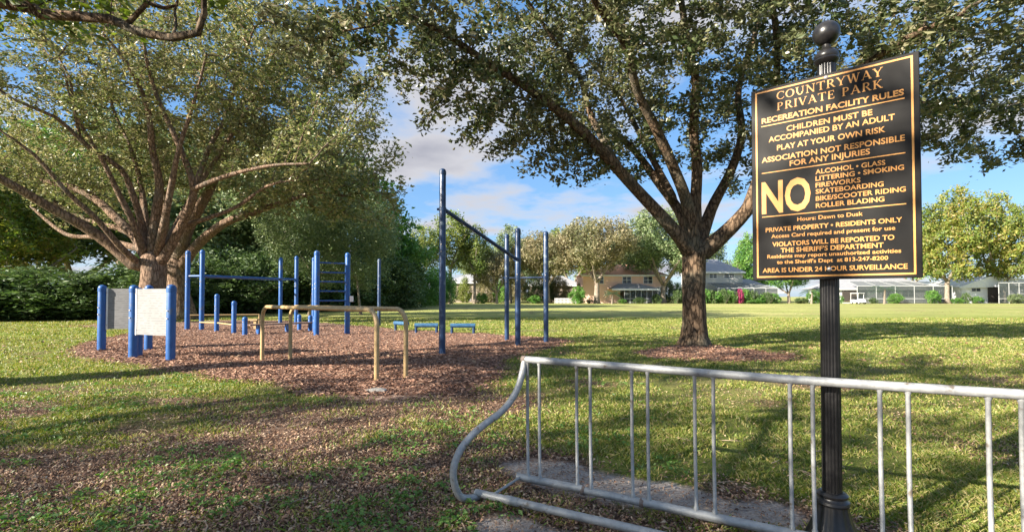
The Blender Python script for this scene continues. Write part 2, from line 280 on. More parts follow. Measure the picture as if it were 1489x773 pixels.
# ------------------------------------------------------------------ ground
def ground():
    def axis(lo, hi, d, far, k=1.22):
        a = list(np.arange(lo, hi+1e-6, d)); s = d
        while a[-1] < far: s *= k; a.append(a[-1]+s)
        s = d
        while a[0] > -far: s *= k; a.insert(0, a[0]-s)
        return np.array(a)
    xs = axis(-16, 12, 0.11, 2500); ys = axis(1.5, 20, 0.11, 2500)
    X, Y = np.meshgrid(xs, ys); nx, ny = len(xs), len(ys)
    mu, ring, lt = m_mulch(X, Y); li = m_litter(X, Y); sa = m_sand(X, Y)
    near = sm(45, 15, np.hypot(X, Y-6))
    Z = (fbm(X, Y, 0.35, 3)-0.5)*0.10*near - 0.03 + mu*0.035*near + (fbm(X, Y, 2.5, 3)-0.5)*0.035*near
    for bx, by in ((1.73, 2.6),): Z = Z*(1-0.0)
    rt = np.hypot(X-4.67, Y-12.33); Z += 0.14*np.exp(-(rt/0.9)**2)
    rt = np.hypot(X+16.9, Y-22.3); Z += 0.25*np.exp(-(rt/2.2)**2)
    V = np.stack([X.ravel(), Y.ravel(), Z.ravel()], 1)
    i = np.arange((ny-1)*(nx-1)); r = i//(nx-1); c = i % (nx-1); a = r*nx+c
    F = np.stack([a, a+1, a+nx+1, a+nx], 1)
    me = fast_mesh('ground', V, F)
    for nm, arr in (('mulch', np.maximum(mu, np.maximum(ring*0.95, lt))), ('litter', li), ('sand', sa), ('dry', m_dirt(X, Y))):
        at_ = me.attributes.new(nm, 'FLOAT', 'POINT'); at_.data.foreach_set('value', arr.ravel().astype(np.float32))
    m = bpy.data.materials.new('park_ground'); m.use_nodes = True; nt = m.node_tree; N = nt.nodes; L = nt.links; b = N['Principled BSDF']
    b.inputs['Roughness'].default_value = 0.95; b.inputs['Specular IOR Level'].default_value = 0.1
    tc = N.new('ShaderNodeTexCoord')
    def noise(s, d=6, r=0.6, st=None):
        n = N.new('ShaderNodeTexNoise'); n.inputs['Scale'].default_value = s; n.inputs['Detail'].default_value = d; n.inputs['Roughness'].default_value = r
        if st: mp = N.new('ShaderNodeMapping'); mp.inputs['Scale'].default_value = st; L.new(tc.outputs['Object'], mp.inputs[0]); L.new(mp.outputs[0], n.inputs[0])
        else: L.new(tc.outputs['Object'], n.inputs[0])
        return n.outputs[0]
    def ramp(src, stops):
        r = N.new('ShaderNodeValToRGB'); e = r.color_ramp.elements
        while len(e) < len(stops): e.new(0.5)
        for k, (p, c) in enumerate(stops): e[k].position = p; e[k].color = (*c, 1)
        L.new(src, r.inputs[0]); return r.outputs[0]
    def mix(f, a, b_):
        x = N.new('ShaderNodeMixRGB'); L.new(f, x.inputs[0]); L.new(a, x.inputs[1]); L.new(b_, x.inputs[2]); return x.outputs[0]
    def attr(nm): a_ = N.new('ShaderNodeAttribute'); a_.attribute_name = nm; return a_.outputs['Fac']
    def math_(op, a, b_): x = N.new('ShaderNodeMath'); x.operation = op; [L.new(s, x.inputs[k]) if not isinstance(s, (int, float)) else setattr(x.inputs[k], 'default_value', s) for k, s in enumerate((a, b_))]; return x.outputs[0]
    fine = noise(38, 8, 0.7)
    def edged(nm, lo=0.35, hi=0.65, amt=0.6):
        s = math_('ADD', attr(nm), math_('MULTIPLY', math_('SUBTRACT', fine, 0.5), amt)); r = N.new('ShaderNodeMapRange'); r.inputs[1].default_value = lo; r.inputs[2].default_value = hi; L.new(s, r.inputs[0]); return r.outputs[0]
    g_near = ramp(noise(22, 10, 0.8), [(0.30, (0.07, 0.10, 0.022)), (0.46, (0.13, 0.175, 0.035)), (0.58, (0.22, 0.22, 0.07)), (0.74, (0.36, 0.30, 0.15))])
    g_far = ramp(noise(1.2, 12, 0.8, (1, 1, 1)), [(0.34, (0.13, 0.20, 0.035)), (0.52, (0.22, 0.28, 0.06)), (0.70, (0.36, 0.35, 0.13))])
    big = noise(0.045, 5, 0.6, (1, 2.2, 1)); farmix = ramp(big, [(0.40, (0, 0, 0)), (0.60, (1, 1, 1))])
    straw = ramp(noise(3, 9, 0.75), [(0.35, (0.30, 0.33, 0.10)), (0.65, (0.50, 0.46, 0.22))])
    g_far2 = mix(farmix, g_far, straw)
    sp = N.new('ShaderNodeSeparateXYZ'); L.new(tc.outputs['Object'], sp.inputs[0])
    dm = N.new('ShaderNodeMapRange'); dm.inputs[1].default_value = 8; dm.inputs[2].default_value = 20; L.new(sp.outputs[1], dm.inputs[0])
    dm2 = N.new('ShaderNodeMapRange'); dm2.inputs[1].default_value = 24; dm2.inputs[2].default_value = 42; L.new(math_('ADD', sp.outputs[1], math_('MULTIPLY', noise(0.2, 4), 8)), dm2.inputs[0])
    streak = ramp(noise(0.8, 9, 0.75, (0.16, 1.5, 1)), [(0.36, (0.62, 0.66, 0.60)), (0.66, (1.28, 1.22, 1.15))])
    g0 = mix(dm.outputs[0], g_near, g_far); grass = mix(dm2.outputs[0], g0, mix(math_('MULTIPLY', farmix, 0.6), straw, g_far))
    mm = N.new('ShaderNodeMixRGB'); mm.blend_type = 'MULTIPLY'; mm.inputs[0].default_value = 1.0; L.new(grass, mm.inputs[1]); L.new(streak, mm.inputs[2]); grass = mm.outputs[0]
    grass = mix(math_('MULTIPLY', edged('dry', 0.4, 0.9), 0.55), grass, ramp(fine, [(0.3, (0.15, 0.13, 0.05)), (0.7, (0.36, 0.30, 0.15))]))
    vor = N.new('ShaderNodeTexVoronoi'); vor.inputs['Scale'].default_value = 34; L.new(tc.outputs['Object'], vor.inputs[0])
    vs = N.new('ShaderNodeSeparateColor'); L.new(vor.outputs['Color'], vs.inputs[0])
    lit = ramp(vs.outputs[0], [(0.0, (0.06, 0.036, 0.026)), (0.45, (0.13, 0.08, 0.056)), (0.8, (0.22, 0.145, 0.10)), (1.0, (0.38, 0.28, 0.21))])
    vor2 = N.new('ShaderNodeTexVoronoi'); vor2.inputs['Scale'].default_value = 22; L.new(tc.outputs['Object'], vor2.inputs[0])
    vs2 = N.new('ShaderNodeSeparateColor'); L.new(vor2.outputs['Color'], vs2.inputs[0])
    mul = ramp(vs2.outputs[0], [(0.0, (0.08, 0.042, 0.03)), (0.4, (0.19, 0.115, 0.085)), (0.75, (0.31, 0.20, 0.15)), (1.0, (0.44, 0.32, 0.25))])
    sand = ramp(fine, [(0.3, (0.26, 0.21, 0.18)), (0.55, (0.45, 0.40, 0.36)), (0.8, (0.62, 0.58, 0.54))])
    col = mix(edged('litter'), grass, lit); col = mix(edged('sand', 0.35, 0.7), col, sand); col = mix(edged('mulch'), col, mul)
    L.new(col, b.inputs['Base Color'])
    h = math_('ADD', math_('MULTIPLY', fine, 0.6), math_('MULTIPLY', vor.outputs['Distance'], -0.5))
    bp = N.new('ShaderNodeBump'); bp.inputs['Strength'].default_value = 0.9; bp.inputs['Distance'].default_value = 0.03; L.new(h, bp.inputs['Height'])
    n3 = noise(3.0, 10, 0.8); bp2 = N.new('ShaderNodeBump'); bp2.inputs['Strength'].default_value = 0.6; bp2.inputs['Distance'].default_value = 0.15; L.new(n3, bp2.inputs['Height']); L.new(bp.outputs[0], bp2.inputs['Normal']); L.new(bp2.outputs[0], b.inputs['Normal'])
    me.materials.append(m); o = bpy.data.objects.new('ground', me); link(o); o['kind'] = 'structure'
    return xs, ys, Z
GX, GY, GZ = ground()
def gz(x, y):
    x = np.asarray(x, float); y = np.asarray(y, float)
    i = np.clip(np.searchsorted(GX, x)-1, 0, len(GX)-2); j = np.clip(np.searchsorted(GY, y)-1, 0, len(GY)-2)
    fx = (x-GX[i])/(GX[i+1]-GX[i]); fy = (y-GY[j])/(GY[j+1]-GY[j])
    return (GZ[j, i]*(1-fx)+GZ[j, i+1]*fx)*(1-fy)+(GZ[j+1, i]*(1-fx)+GZ[j+1, i+1]*fx)*fy
def g1(x, y): return float(gz(x, y))

# ------------------------------------------------------------------ trees
def grow(limbs, blobs, nattr, step=0.35, kill=0.7, infl=3.5, iters=90, seed=1, up=0.05, start_r=0.5):
    """limbs: list of (points, radii, parent limb or -1). returns nodes, parent, forced radius"""
    rg = np.random.default_rng(seed); P = []; PA = []; FR = []
    for pts, rad, par in limbs:
        pts = [Vector(p) for p in pts]
        if par is None: last = -1
        else:
            d = [(Vector(q)-pts[0]).length for q in P]; last = int(np.argmin(d))
        for k in range(len(pts)-1):
            a, b = pts[k], pts[k+1]; n = max(1, int((b-a).length/step))
            # gentle curve through the points
            p0 = pts[k-1] if k > 0 else a; p3 = pts[k+2] if k+2 < len(pts) else b
            for q in range(0 if (k == 0 and last == -1) else 1, n+1):
                t = q/n; c = 0.5*((2*a) + (b-p0)*t + (2*p0-5*a+4*b-p3)*t*t + (3*a-p0-3*b+p3)*t**3)
                P.append(c); PA.append(last); FR.append(rad[k]*(1-t)+rad[k+1]*t); last = len(P)-1
    P = [np.array(p) for p in P]; FR = list(FR)
    A = []
    for c, r, w in blobs:
        n = int(nattr*w/sum(b_[2] for b_ in blobs)); d = rg.normal(size=(n, 3)); d /= np.linalg.norm(d, axis=1)[:, None]
        A.append(np.array(c) + d*np.array(r)*(rg.random((n, 1))**0.42))
    A = np.concatenate(A); near = np.full(len(A), 1e9); who = np.zeros(len(A), int)
    NP = np.array(P)
    for s0 in range(0, len(A), 500):
        D = np.linalg.norm(A[s0:s0+500, None]-NP[None], axis=2); who[s0:s0+500] = D.argmin(1); near[s0:s0+500] = D.min(1)
    alive = near > kill
    for it in range(iters):
        act = alive & (near < infl if it > 6 else near < 1e9)
        if not act.any():
            if not alive.any(): break
            act = alive & (near < near[alive].min()+1.0)
        NP = np.array(P); idx = np.where(act)[0]; w = who[idx]
        D = A[idx]-NP[w]; D /= np.linalg.norm(D, axis=1)[:, None]+1e-9
        ns, inv = np.unique(w, return_inverse=True); acc = np.zeros((len(ns), 3)); np.add.at(acc, inv, D)
        acc += rg.normal(size=acc.shape)*0.28*np.linalg.norm(acc, axis=1)[:, None]*0.6; acc[:, 2] += up
        nn = np.linalg.norm(acc, axis=1)[:, None]+1e-9; new = NP[ns]+acc/nn*step
        base = len(P)
        for k in range(len(ns)): P.append(new[k]); PA.append(int(ns[k])); FR.append(0)
        al = np.where(alive)[0]
        for s0 in range(0, len(al), 600):
            ii = al[s0:s0+600]; DD = np.linalg.norm(A[ii, None]-new[None], axis=2); mn = DD.min(1); am = DD.argmin(1); u_ = mn < near[ii]
            near[ii[u_]] = mn[u_]; who[ii[u_]] = base+am[u_]
        alive &= near > kill
    return np.array(P), np.array(PA), np.array(FR)
def radii(P, PA, FR, tip=0.010, e=2.35):
    n = len(P); acc = np.zeros(n); r = np.zeros(n)
    # children have higher index than parents
    for i in range(n-1, -1, -1):
        r[i] = max(tip, acc[i]**(1/e)) if acc[i] > 0 else tip
        if FR[i] > 0: r[i] = FR[i]
        if PA[i] >= 0: acc[PA[i]] += r[i]**e
    for i in range(n):        # never thicker than what carries it
        if PA[i] >= 0: r[i] = min(r[i], r[PA[i]]*1.0 if FR[i] == 0 else r[i])
    return r
def wood(P, PA, r, minr=0.0, wob=0.04, jit=0.0):
    """two meshes: trunk (root chain) and branches"""
    n = len(P); ch = [[] for _ in range(n)]
    for i, p in enumerate(PA):
        if p >= 0: ch[p].append(i)
    T, B = MB(), MB(); stack = [(0, -1)]
    first = True
    while stack:
        s, par = stack.pop(); chain = [par] if par >= 0 else []; c = s
        while True:
            chain.append(c)
            if not ch[c]: break
            k = sorted(ch[c], key=lambda q: -r[q]); 
            for q in k[1:]: stack.append((q, c))
            c = k[0]
        rr = [r[q] for q in chain]
        if par >= 0: rr[0] = min(rr[0], rr[1]*1.25)
        keep = [q for q in range(len(chain)) if rr[q] >= minr]
        if len(keep) < 2: continue
        pts = [Vector(P[chain[q]]) for q in keep]; rr = [rr[q] for q in keep]; big = max(rr[1:])
        sd_ = 20 if big > 0.25 else 12 if big > 0.12 else 7 if big > 0.04 else 4 if big > 0.015 else 3
        (T if first else B).tube(pts, rr, sd_, cap=(sd_ > 6), wob=wob if big > 0.12 else 0); first = False
    return T, B
def leaves(C_, n_each, spread, size, seed=3, flat=0.55, aspect=0.5):
    """folded diamond leaves scattered in tufts about the twig points"""
    rg = np.random.default_rng(seed); n = len(C_)*n_each
    c = np.repeat(C_, n_each, 0) + rg.normal(size=(n, 3))*np.array([spread, spread, spread*0.75])
    a = rg.normal(size=(n, 3)); a[:, 2] *= flat; a /= np.linalg.norm(a, axis=1)[:, None]
    up = rg.normal(size=(n, 3))*0.6; up[:, 2] += 0.8; b = np.cross(a, up); b /= np.linalg.norm(b, axis=1)[:, None]+1e-9; nr = np.cross(a, b)
    s = size*np.exp(np.clip(rg.normal(size=(n, 1))*0.32, -0.8, 0.6)); L_ = s; W_ = s*aspect
    V = np.empty((n, 4, 3)); V[:, 0] = c - a*L_*0.5; V[:, 1] = c + b*W_*0.5 + nr*W_*0.15; V[:, 2] = c + a*L_*0.5; V[:, 3] = c - b*W_*0.5 + nr*W_*0.15
    i = np.arange(n)*4; F = np.stack([i, i+1, i+2, i+3], 1)
    return V.reshape(-1, 3), F
def twigpts(P, PA, r, FR, lim):
    i = np.where((r < lim) & (FR == 0) & (PA >= 0))[0]; q = PA[i]
    return np.concatenate([P[i], P[i]*0.5+P[q]*0.5])
def tree(name, base, limbs, blobs, barkm, leafm, nattr, n_leaf, spread, size, label, cat='tree', group=None, seed=1, step=0.35, kill=0.7, infl=3.5, leaf_r=0.03, minr=0.0, tip=0.010, holes=None, aspect=0.5):
    base = Vector(base); P, PA, FR = grow([([Vector(p)-base for p in l[0]], l[1], l[2]) for l in limbs], [((Vector(c)-base), r_, w) for c, r_, w in blobs], nattr, step, kill, infl, seed=seed)
    r = radii(P, PA, FR, tip)
    root = empty(name, base, 0, label, cat, group)
    T, B = wood(P, PA, r, minr); T.build('trunk', barkm, root, auto=180)
    if B.V: B.build('branches', barkm, root, auto=180)
    V, F = leaves(twigpts(P, PA, r, FR, leaf_r), n_leaf, spread, size, seed, aspect=aspect)
    me = fast_mesh('crown', V, F, leafm, smooth=False); o = bpy.data.objects.new('crown', me); link(o, root)
    print(name, 'nodes', len(P), 'leaves', len(F)); return root

# central oak -------------------------------------------------------
tb = G(1010, 505); Y0 = tb.y
def pl(lst): return [at(u, v, y) for u, v, y in lst]
c_limbs = [
 ([Vector((tb.x, tb.y, -0.15))] + pl([(1010, 500, Y0), (1009.5, 490, Y0), (1009, 470, Y0), (1008, 430, Y0), (1009, 395, Y0), (1010, 368, Y0)]), [0.54, 0.43, 0.345, 0.295, 0.272, 0.285, 0.31], None),
 (pl([(1006, 372, Y0), (990, 348, 12.1), (968, 322, 11.9), (925, 275, 11.6), (880, 225, 11.2), (835, 180, 10.8), (770, 130, 10.2), (700, 85, 9.6), (640, 45, 9.0), (590, 20, 8.6)]), [0.22, 0.17, 0.155, 0.14, 0.125, 0.11, 0.09, 0.07, 0.05, 0.03], 0),
 (pl([(1006, 370, Y0), (992, 315, 12.8), (955, 262, 13.2), (925, 222, 13.6), (888, 190, 13.9), (840, 168, 14.2), (790, 150, 14.4)]), [0.2, 0.14, 0.11, 0.095, 0.08, 0.06, 0.04], 0),
 (pl([(1008, 370, Y0), (1000, 300, 12.1), (978, 240, 11.7), (955, 190, 11.2), (925, 130, 10.6), (912, 70, 10.0), (870, 10, 9.2), (830, -60, 8.4)]), [0.2, 0.15, 0.13, 0.11, 0.09, 0.08, 0.06, 0.04], 0),
 (pl([(1010, 370, Y0), (1011, 300, 12.5), (1014, 240, 12.5), (1008, 190, 12.3), (1012, 120, 11.8), (998, 50, 11.2), (985, -40, 10.5), (980, -120, 10.0)]), [0.22, 0.15, 0.13, 0.115, 0.10, 0.08, 0.06, 0.04], 0),
 (pl([(1012, 370, Y0), (1034, 305, 12.7), (1062, 250, 13.0), (1078, 195, 13.2), (1074, 130, 13.2), (1098, 50, 13.0), (1110, -30, 12.8)]), [0.2, 0.14, 0.12, 0.10, 0.085, 0.07, 0.045], 0),
 (pl([(1014, 374, Y0), (1050, 343, 12.1), (1085, 306, 11.8), (1118, 255, 11.4), (1165, 190, 10.8), (1230, 120, 10.0), (1310, 60, 9.0), (1400, 20, 8.2)]), [0.25, 0.19, 0.165, 0.14, 0.12, 0.09, 0.06, 0.04], 0),
 (pl([(1085, 306, 11.8), (1110, 230, 12.3), (1126, 150, 12.3), (1130, 70, 11.6), (1120, -20, 10.6)]), [0.13, 0.11, 0.095, 0.08, 0.05], 0),
 (pl([(905, 252, 11.4), (860, 170, 12.0), (842, 110, 12.0), (800, 50, 11.6), (760, -10, 11)]), [0.09, 0.075, 0.06, 0.05, 0.03], 0),
 (pl([(1165, 190, 10.8), (1250, 170, 11.8), (1340, 150, 12.2), (1430, 140, 12)]), [0.10, 0.08, 0.06, 0.04], 0),
 (pl([(980, 290, 12.5), (940, 215, 13.6), (900, 140, 14.6), (850, 80, 15.0)]), [0.11, 0.085, 0.06, 0.04], 0),
]
c_blobs = [(at(565, 30, 9.2), (1.4, 1.6, 0.9), 0.6), (at(500, 95, 9.0), (1.0, 1.2, 0.6), 0.3), (at(1300, 160, 12.0), (2.0, 2.0, 1.2), 0.5), (at(1460, 215, 11.5), (1.2, 1.4, 0.6), 0.25), (at(650, 130, 10.0), (1.3, 1.4, 1.0), 0.5), (at(740, 200, 11.0), (1.3, 1.3, 0.8), 0.4), (at(830, 235, 11.8), (1.3, 1.2, 0.7), 0.3), (at(1430, 190, 11.5), (1.6, 1.8, 0.9), 0.4), (at(720, 150, 10.5), (1.9, 1.6, 1.25), 0.7), (at(620, 60, 9.5), (1.9, 2.0, 1.2), 0.8), (at(480, 40, 8.6), (1.5, 1.5, 0.8), 0.45), (at(830, 130, 12.0), (2.4, 2.6, 1.9), 1.1), (at(870, 215, 12.6), (1.2, 1.2, 0.9), 0.25),
           (at(960, 60, 11.5), (3.2, 4.0, 2.2), 2.0), (at(800, -60, 11), (3.5, 4, 1.5), 1.2), (at(1090, 100, 12), (2.8, 3.5, 2.4), 1.3), (at(1100, 230, 13), (1.6, 1.6, 1.2), 0.3), (at(1250, 60, 10.5), (2.6, 3.0, 2.0), 1.3),
           (at(1390, 130, 11.0), (2.0, 2.4, 1.7), 1.0), (at(1400, 10, 9.5), (2.2, 2.4, 1.6), 0.9), (at(1330, 215, 12.5), (1.6, 1.5, 0.8), 0.35), (at(960, 210, 13), (1.6, 1.6, 1.4), 0.3), (at(1050, -120, 11), (3.5, 3.5, 1.4), 0.9)]
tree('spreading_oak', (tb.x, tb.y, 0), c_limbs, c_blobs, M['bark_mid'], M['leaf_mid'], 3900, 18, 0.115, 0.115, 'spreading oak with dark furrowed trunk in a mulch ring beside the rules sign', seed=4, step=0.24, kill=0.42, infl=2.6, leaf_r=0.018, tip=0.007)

# left oaks ---------------------------------------------------------
Y1 = 22.3; b1 = at(217, 470, Y1); b1.z = 0
l1_limbs = [
 ([Vector((b1.x, Y1, -0.2))] + pl([(219, 462, Y1), (220, 440, Y1), (222, 410, Y1), (224, 388, Y1), (222, 372, Y1)]), [1.0, 0.78, 0.58, 0.50, 0.50, 0.46], None),
 (pl([(212, 398, Y1), (192, 383, 22), (160, 355, 21.6), (120, 328, 21), (75, 303, 20.3), (20, 270, 19.5), (-40, 240, 18.6), (-110, 215, 17.8)]), [0.310, 0.267, 0.230, 0.207, 0.185, 0.163, 0.133, 0.089], 0),
 (pl([(216, 380, Y1), (200, 348, 22.6), (170, 318, 22.8), (140, 290, 23), (105, 272, 23), (60, 262, 23), (10, 240, 23)]), [0.310, 0.222, 0.193, 0.170, 0.148, 0.111, 0.074], 0),
 (pl([(218, 375, Y1), (208, 335, 22), (196, 290, 21.4), (175, 245, 20.8), (130, 215, 20), (80, 170, 19), (20, 145, 18), (-40, 100, 17.4)]), [0.218, 0.163, 0.133, 0.109, 0.091, 0.072, 0.055, 0.036], 0),
 (pl([(222, 372, Y1), (226, 320, 22), (232, 270, 21.6), (222, 220, 21), (215, 160, 20.2), (190, 100, 19.2), (150, 50, 18.4)]), [0.296, 0.214, 0.163, 0.133, 0.103, 0.074, 0.052], 0),
 (pl([(232, 385, Y1), (255, 345, 22), (272, 310, 21.6), (282, 275, 21), (262, 215, 20.3), (232, 150, 19.6), (215, 95, 18.8), (205, 30, 18)]), [0.251, 0.200, 0.177, 0.148, 0.111, 0.089, 0.066, 0.045], 0),
 (pl([(282, 275, 21), (312, 262, 20.4), (350, 250, 19.8), (400, 240, 19.2), (450, 238, 18.6)]), [0.126, 0.103, 0.082, 0.059, 0.037], 0),
 (pl([(232, 372, Y1), (262, 332, 22.3), (300, 318, 22), (345, 300, 21.6), (390, 270, 21.2), (430, 262, 20.8)]), [0.163, 0.126, 0.103, 0.082, 0.059, 0.037], 0),
 (pl([(275, 300, 21.6), (300, 225, 22), (330, 165, 22), (350, 95, 21.4), (370, 40, 20.6)]), [0.148, 0.111, 0.082, 0.059, 0.037], 0),
 (pl([(208, 362, Y1), (182, 356, 23), (140, 345, 23.6), (95, 340, 24), (45, 300, 24.4)]), [0.177, 0.148, 0.119, 0.096, 0.059], 0),
 (pl([(120, 215, 20), (108, 160, 19.4), (100, 110, 18.8), (70, 60, 18)]), [0.072, 0.055, 0.042, 0.024], 0),
 (pl([(214, 380, Y1), (196, 330, 21.4), (172, 280, 20.8), (150, 235, 20.2), (112, 170, 19.4), (95, 110, 18.8)]), [0.193, 0.140, 0.111, 0.089, 0.059, 0.037], 0),
 (pl([(218, 372, Y1), (212, 320, 22.8), (205, 270, 23.2), (190, 215, 23.4), (165, 160, 23.6), (150, 90, 23.4)]), [0.207, 0.148, 0.119, 0.089, 0.066, 0.037], 0),
 (pl([(228, 374, Y1), (240, 320, 21.2), (250, 265, 20.6), (262, 210, 20.0), (285, 140, 19.4), (300, 80, 18.8)]), [0.207, 0.148, 0.119, 0.089, 0.059, 0.037], 0),
 (pl([(232, 378, Y1), (258, 325, 22.6), (292, 265, 22.8), (325, 215, 22.8), (365, 150, 22.6), (400, 95, 22.2)]), [0.185, 0.140, 0.111, 0.082, 0.059, 0.037], 0),
 (pl([(208, 388, Y1), (178, 362, 21.2), (140, 318, 20.4), (98, 280, 19.6), (50, 225, 18.8), (0, 190, 18)]), [0.177, 0.133, 0.111, 0.089, 0.066, 0.037], 0),
]
l1_blobs = [(at(480, 110, 21), (3.2, 2.6, 2.6), 1.0), (at(350, 30, 20), (3.2, 2.6, 2.6), 0.5), (at(490, 200, 21.8), (2.2, 2.2, 2.0), 0.6), (at(120, 150, 20.8), (5.5, 4.5, 3.2), 2.0), (at(270, 120, 21.8), (5.0, 5.0, 3.8), 2.2), (at(380, 190, 22.8), (3.8, 3.5, 3.0), 1.3), (at(440, 250, 22.3), (2.2, 2.4, 1.5), 0.5), (at(40, 220, 21.8), (3.6, 4, 2.0), 0.8),
            (at(220, 30, 21.8), (6.5, 5, 2.4), 1.6), (at(40, 60, 20.3), (5, 4.5, 2.6), 1.3), (at(400, 90, 22.8), (3.4, 3.5, 3.0), 0.9), (at(230, 230, 24.8), (5.5, 2.5, 1.8), 0.7), (at(90, 275, 23.8), (2.2, 2.0, 0.8), 0.2)]
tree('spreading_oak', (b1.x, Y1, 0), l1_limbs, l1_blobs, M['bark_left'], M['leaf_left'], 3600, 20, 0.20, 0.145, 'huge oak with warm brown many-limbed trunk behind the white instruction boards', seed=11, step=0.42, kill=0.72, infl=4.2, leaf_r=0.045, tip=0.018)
Y2 = 27.0; b2 = at(262, 461, Y2); b2.z = 0
l2_limbs = [
 ([Vector((b2.x, Y2, -0.2))] + pl([(262, 455, Y2), (260, 430, Y2), (257, 400, Y2), (255, 375, Y2)]), [1.0, 0.78, 0.58, 0.52, 0.50], None),
 (pl([(250, 385, Y2), (238, 345, 27.4), (240, 290, 27.6), (228, 230, 27.4), (215, 150, 27), (230, 80, 26)]), [0.42, 0.3, 0.24, 0.2, 0.14, 0.08], 0),
 (pl([(258, 380, Y2), (272, 335, 26.6), (300, 285, 26.4), (322, 235, 26.2), (345, 165, 26), (380, 100, 25.6)]), [0.42, 0.30, 0.24, 0.18, 0.13, 0.08], 0),
 (pl([(262, 388, Y2), (288, 355, 26.8), (325, 325, 26.4), (365, 310, 26), (410, 295, 25.4), (460, 280, 25), (500, 285, 24.6)]), [0.34, 0.27, 0.22, 0.18, 0.13, 0.09, 0.05], 0),
 (pl([(248, 388, Y2), (225, 360, 28), (180, 335, 28.6), (130, 320, 29), (70, 290, 29)]), [0.3, 0.22, 0.18, 0.14, 0.08], 0),
]
l2_blobs = [(at(540, 290, 27), (2.4, 2.4, 2.2), 0.6), (at(530, 230, 26), (2.6, 2.6, 2.6), 0.7), (at(300, 190, 27), (7, 4.5, 4.5), 1.6), (at(430, 240, 26), (5.0, 4.0, 3.6), 1.4), (at(500, 300, 26), (2.6, 2.4, 1.4), 0.4), (at(130, 240, 28.5), (6, 3.5, 3.0), 1.0), (at(330, 60, 26.5), (7, 4, 3.0), 1.0), (at(460, 150, 26.5), (3.6, 3.4, 3.0), 0.8)]
tree('spreading_oak', (b2.x, Y2, 0), l2_limbs, l2_blobs, M['bark_left'], M['leaf_left'], 1700, 20, 0.30, 0.21, 'pale grey oak trunk leaning behind the huge left oak, beside the monkey bars', seed=21, step=0.55, kill=1.0, infl=5, leaf_r=0.055, tip=0.022)

# near oak out of the frame on the left, its limb hangs across the top left corner
n_limbs = [
 ([Vector((-12.2, 5.2, -0.2)), Vector((-12.2, 5.2, 0.6)), Vector((-12.0, 5.3, 2.2)), Vector((-11.6, 5.5, 3.6))], [0.75, 0.5, 0.42, 0.36], None),
 ([Vector((-11.6, 5.5, 3.6)), Vector((-10.0, 6.2, 5.1))] + pl([(0, 4, 7), (60, 21, 7), (110, 24, 7), (160, 28, 7), (205, 48, 6.9), (250, 55, 6.8), (288, 48, 6.7), (297, 20, 6.6), (296, -20, 6.5)]), [0.22, 0.15, 0.085, 0.075, 0.07, 0.065, 0.06, 0.055, 0.05, 0.04, 0.03], 0),
 ([Vector((-11.6, 5.5, 3.6)), Vector((-10.4, 3.5, 5.4)), Vector((-8.4, 1.8, 6.6)), Vector((-6.4, 0.6, 7.2))], [0.24, 0.17, 0.12, 0.06], 0),
 ([Vector((-11.6, 5.5, 3.6)), Vector((-13.0, 3.5, 5.8)), Vector((-14.2, 1.5, 7.4)), Vector((-15, 0, 8.4))], [0.24, 0.17, 0.12, 0.06], 0),
 ([Vector((-11.6, 5.5, 3.6)), Vector((-12.2, 6.5, 6)), Vector((-12.6, 7.2, 8))], [0.22, 0.15, 0.08], 0),
 (pl([(170, -10, 6.6), (215, 4, 6.7), (238, 12, 6.8), (258, 8, 6.8)]), [0.05, 0.04, 0.03, 0.02], 0),
 (pl([(250, 55, 6.8), (256, 38, 6.9), (254, 15, 7.0), (262, -10, 7)]), [0.035, 0.025, 0.02, 0.015], 0),
]
n_blobs = [(Vector((-11.5, 4.0, 7.6)), (4.4, 4.6, 1.9), 2.2), (Vector((-7.5, 1.0, 7.8)), (3.0, 3.0, 1.2), 1.1), (at(120, -30, 7.2), (2.2, 1.8, 0.75), 0.5), (at(330, -60, 6.8), (1.3, 1.3, 0.5), 0.25), (Vector((-14.5, 0, 8.0)), (3.0, 3.0, 1.6), 1.0), (at(60, 45, 7.6), (1.2, 1.0, 0.35), 0.12)]
tree('spreading_oak', (-12.2, 5.2, 0), n_limbs, n_blobs, M['bark_mid'], M['leaf_near'], 1000, 16, 0.15, 0.12, 'oak outside the left edge whose dark bare limb crosses the top left corner', seed=31, step=0.3, kill=0.6, infl=3, leaf_r=0.02, tip=0.009)
# shade oak standing behind and left of the camera
s_limbs = [([Vector((-9, -4.5, -0.2)), Vector((-9, -4.5, 1)), Vector((-8.8, -4.4, 3))], [0.6, 0.4, 0.34], None)] + [([Vector((-8.8, -4.4, 3)), Vector((-8.8+1.8*math.cos(a), -4.4+1.8*math.sin(a), 5)), Vector((-8.8+4*math.cos(a), -4.4+4*math.sin(a), 6.6))], [0.12, 0.08, 0.04], 0) for a in (0.3, 1.5, 2.8, 4, 5.2)]
tree('spreading_oak', (-9, -4.5, 0), s_limbs, [(Vector((-8.5, -5.0, 7)), (5.6, 5.0, 2.2), 1)], M['bark_mid'], M['leaf_near'], 700, 13, 0.20, 0.15, 'shade oak standing behind the camera to the left', seed=41, step=0.4, kill=0.75, infl=3, leaf_r=0.02, tip=0.01)

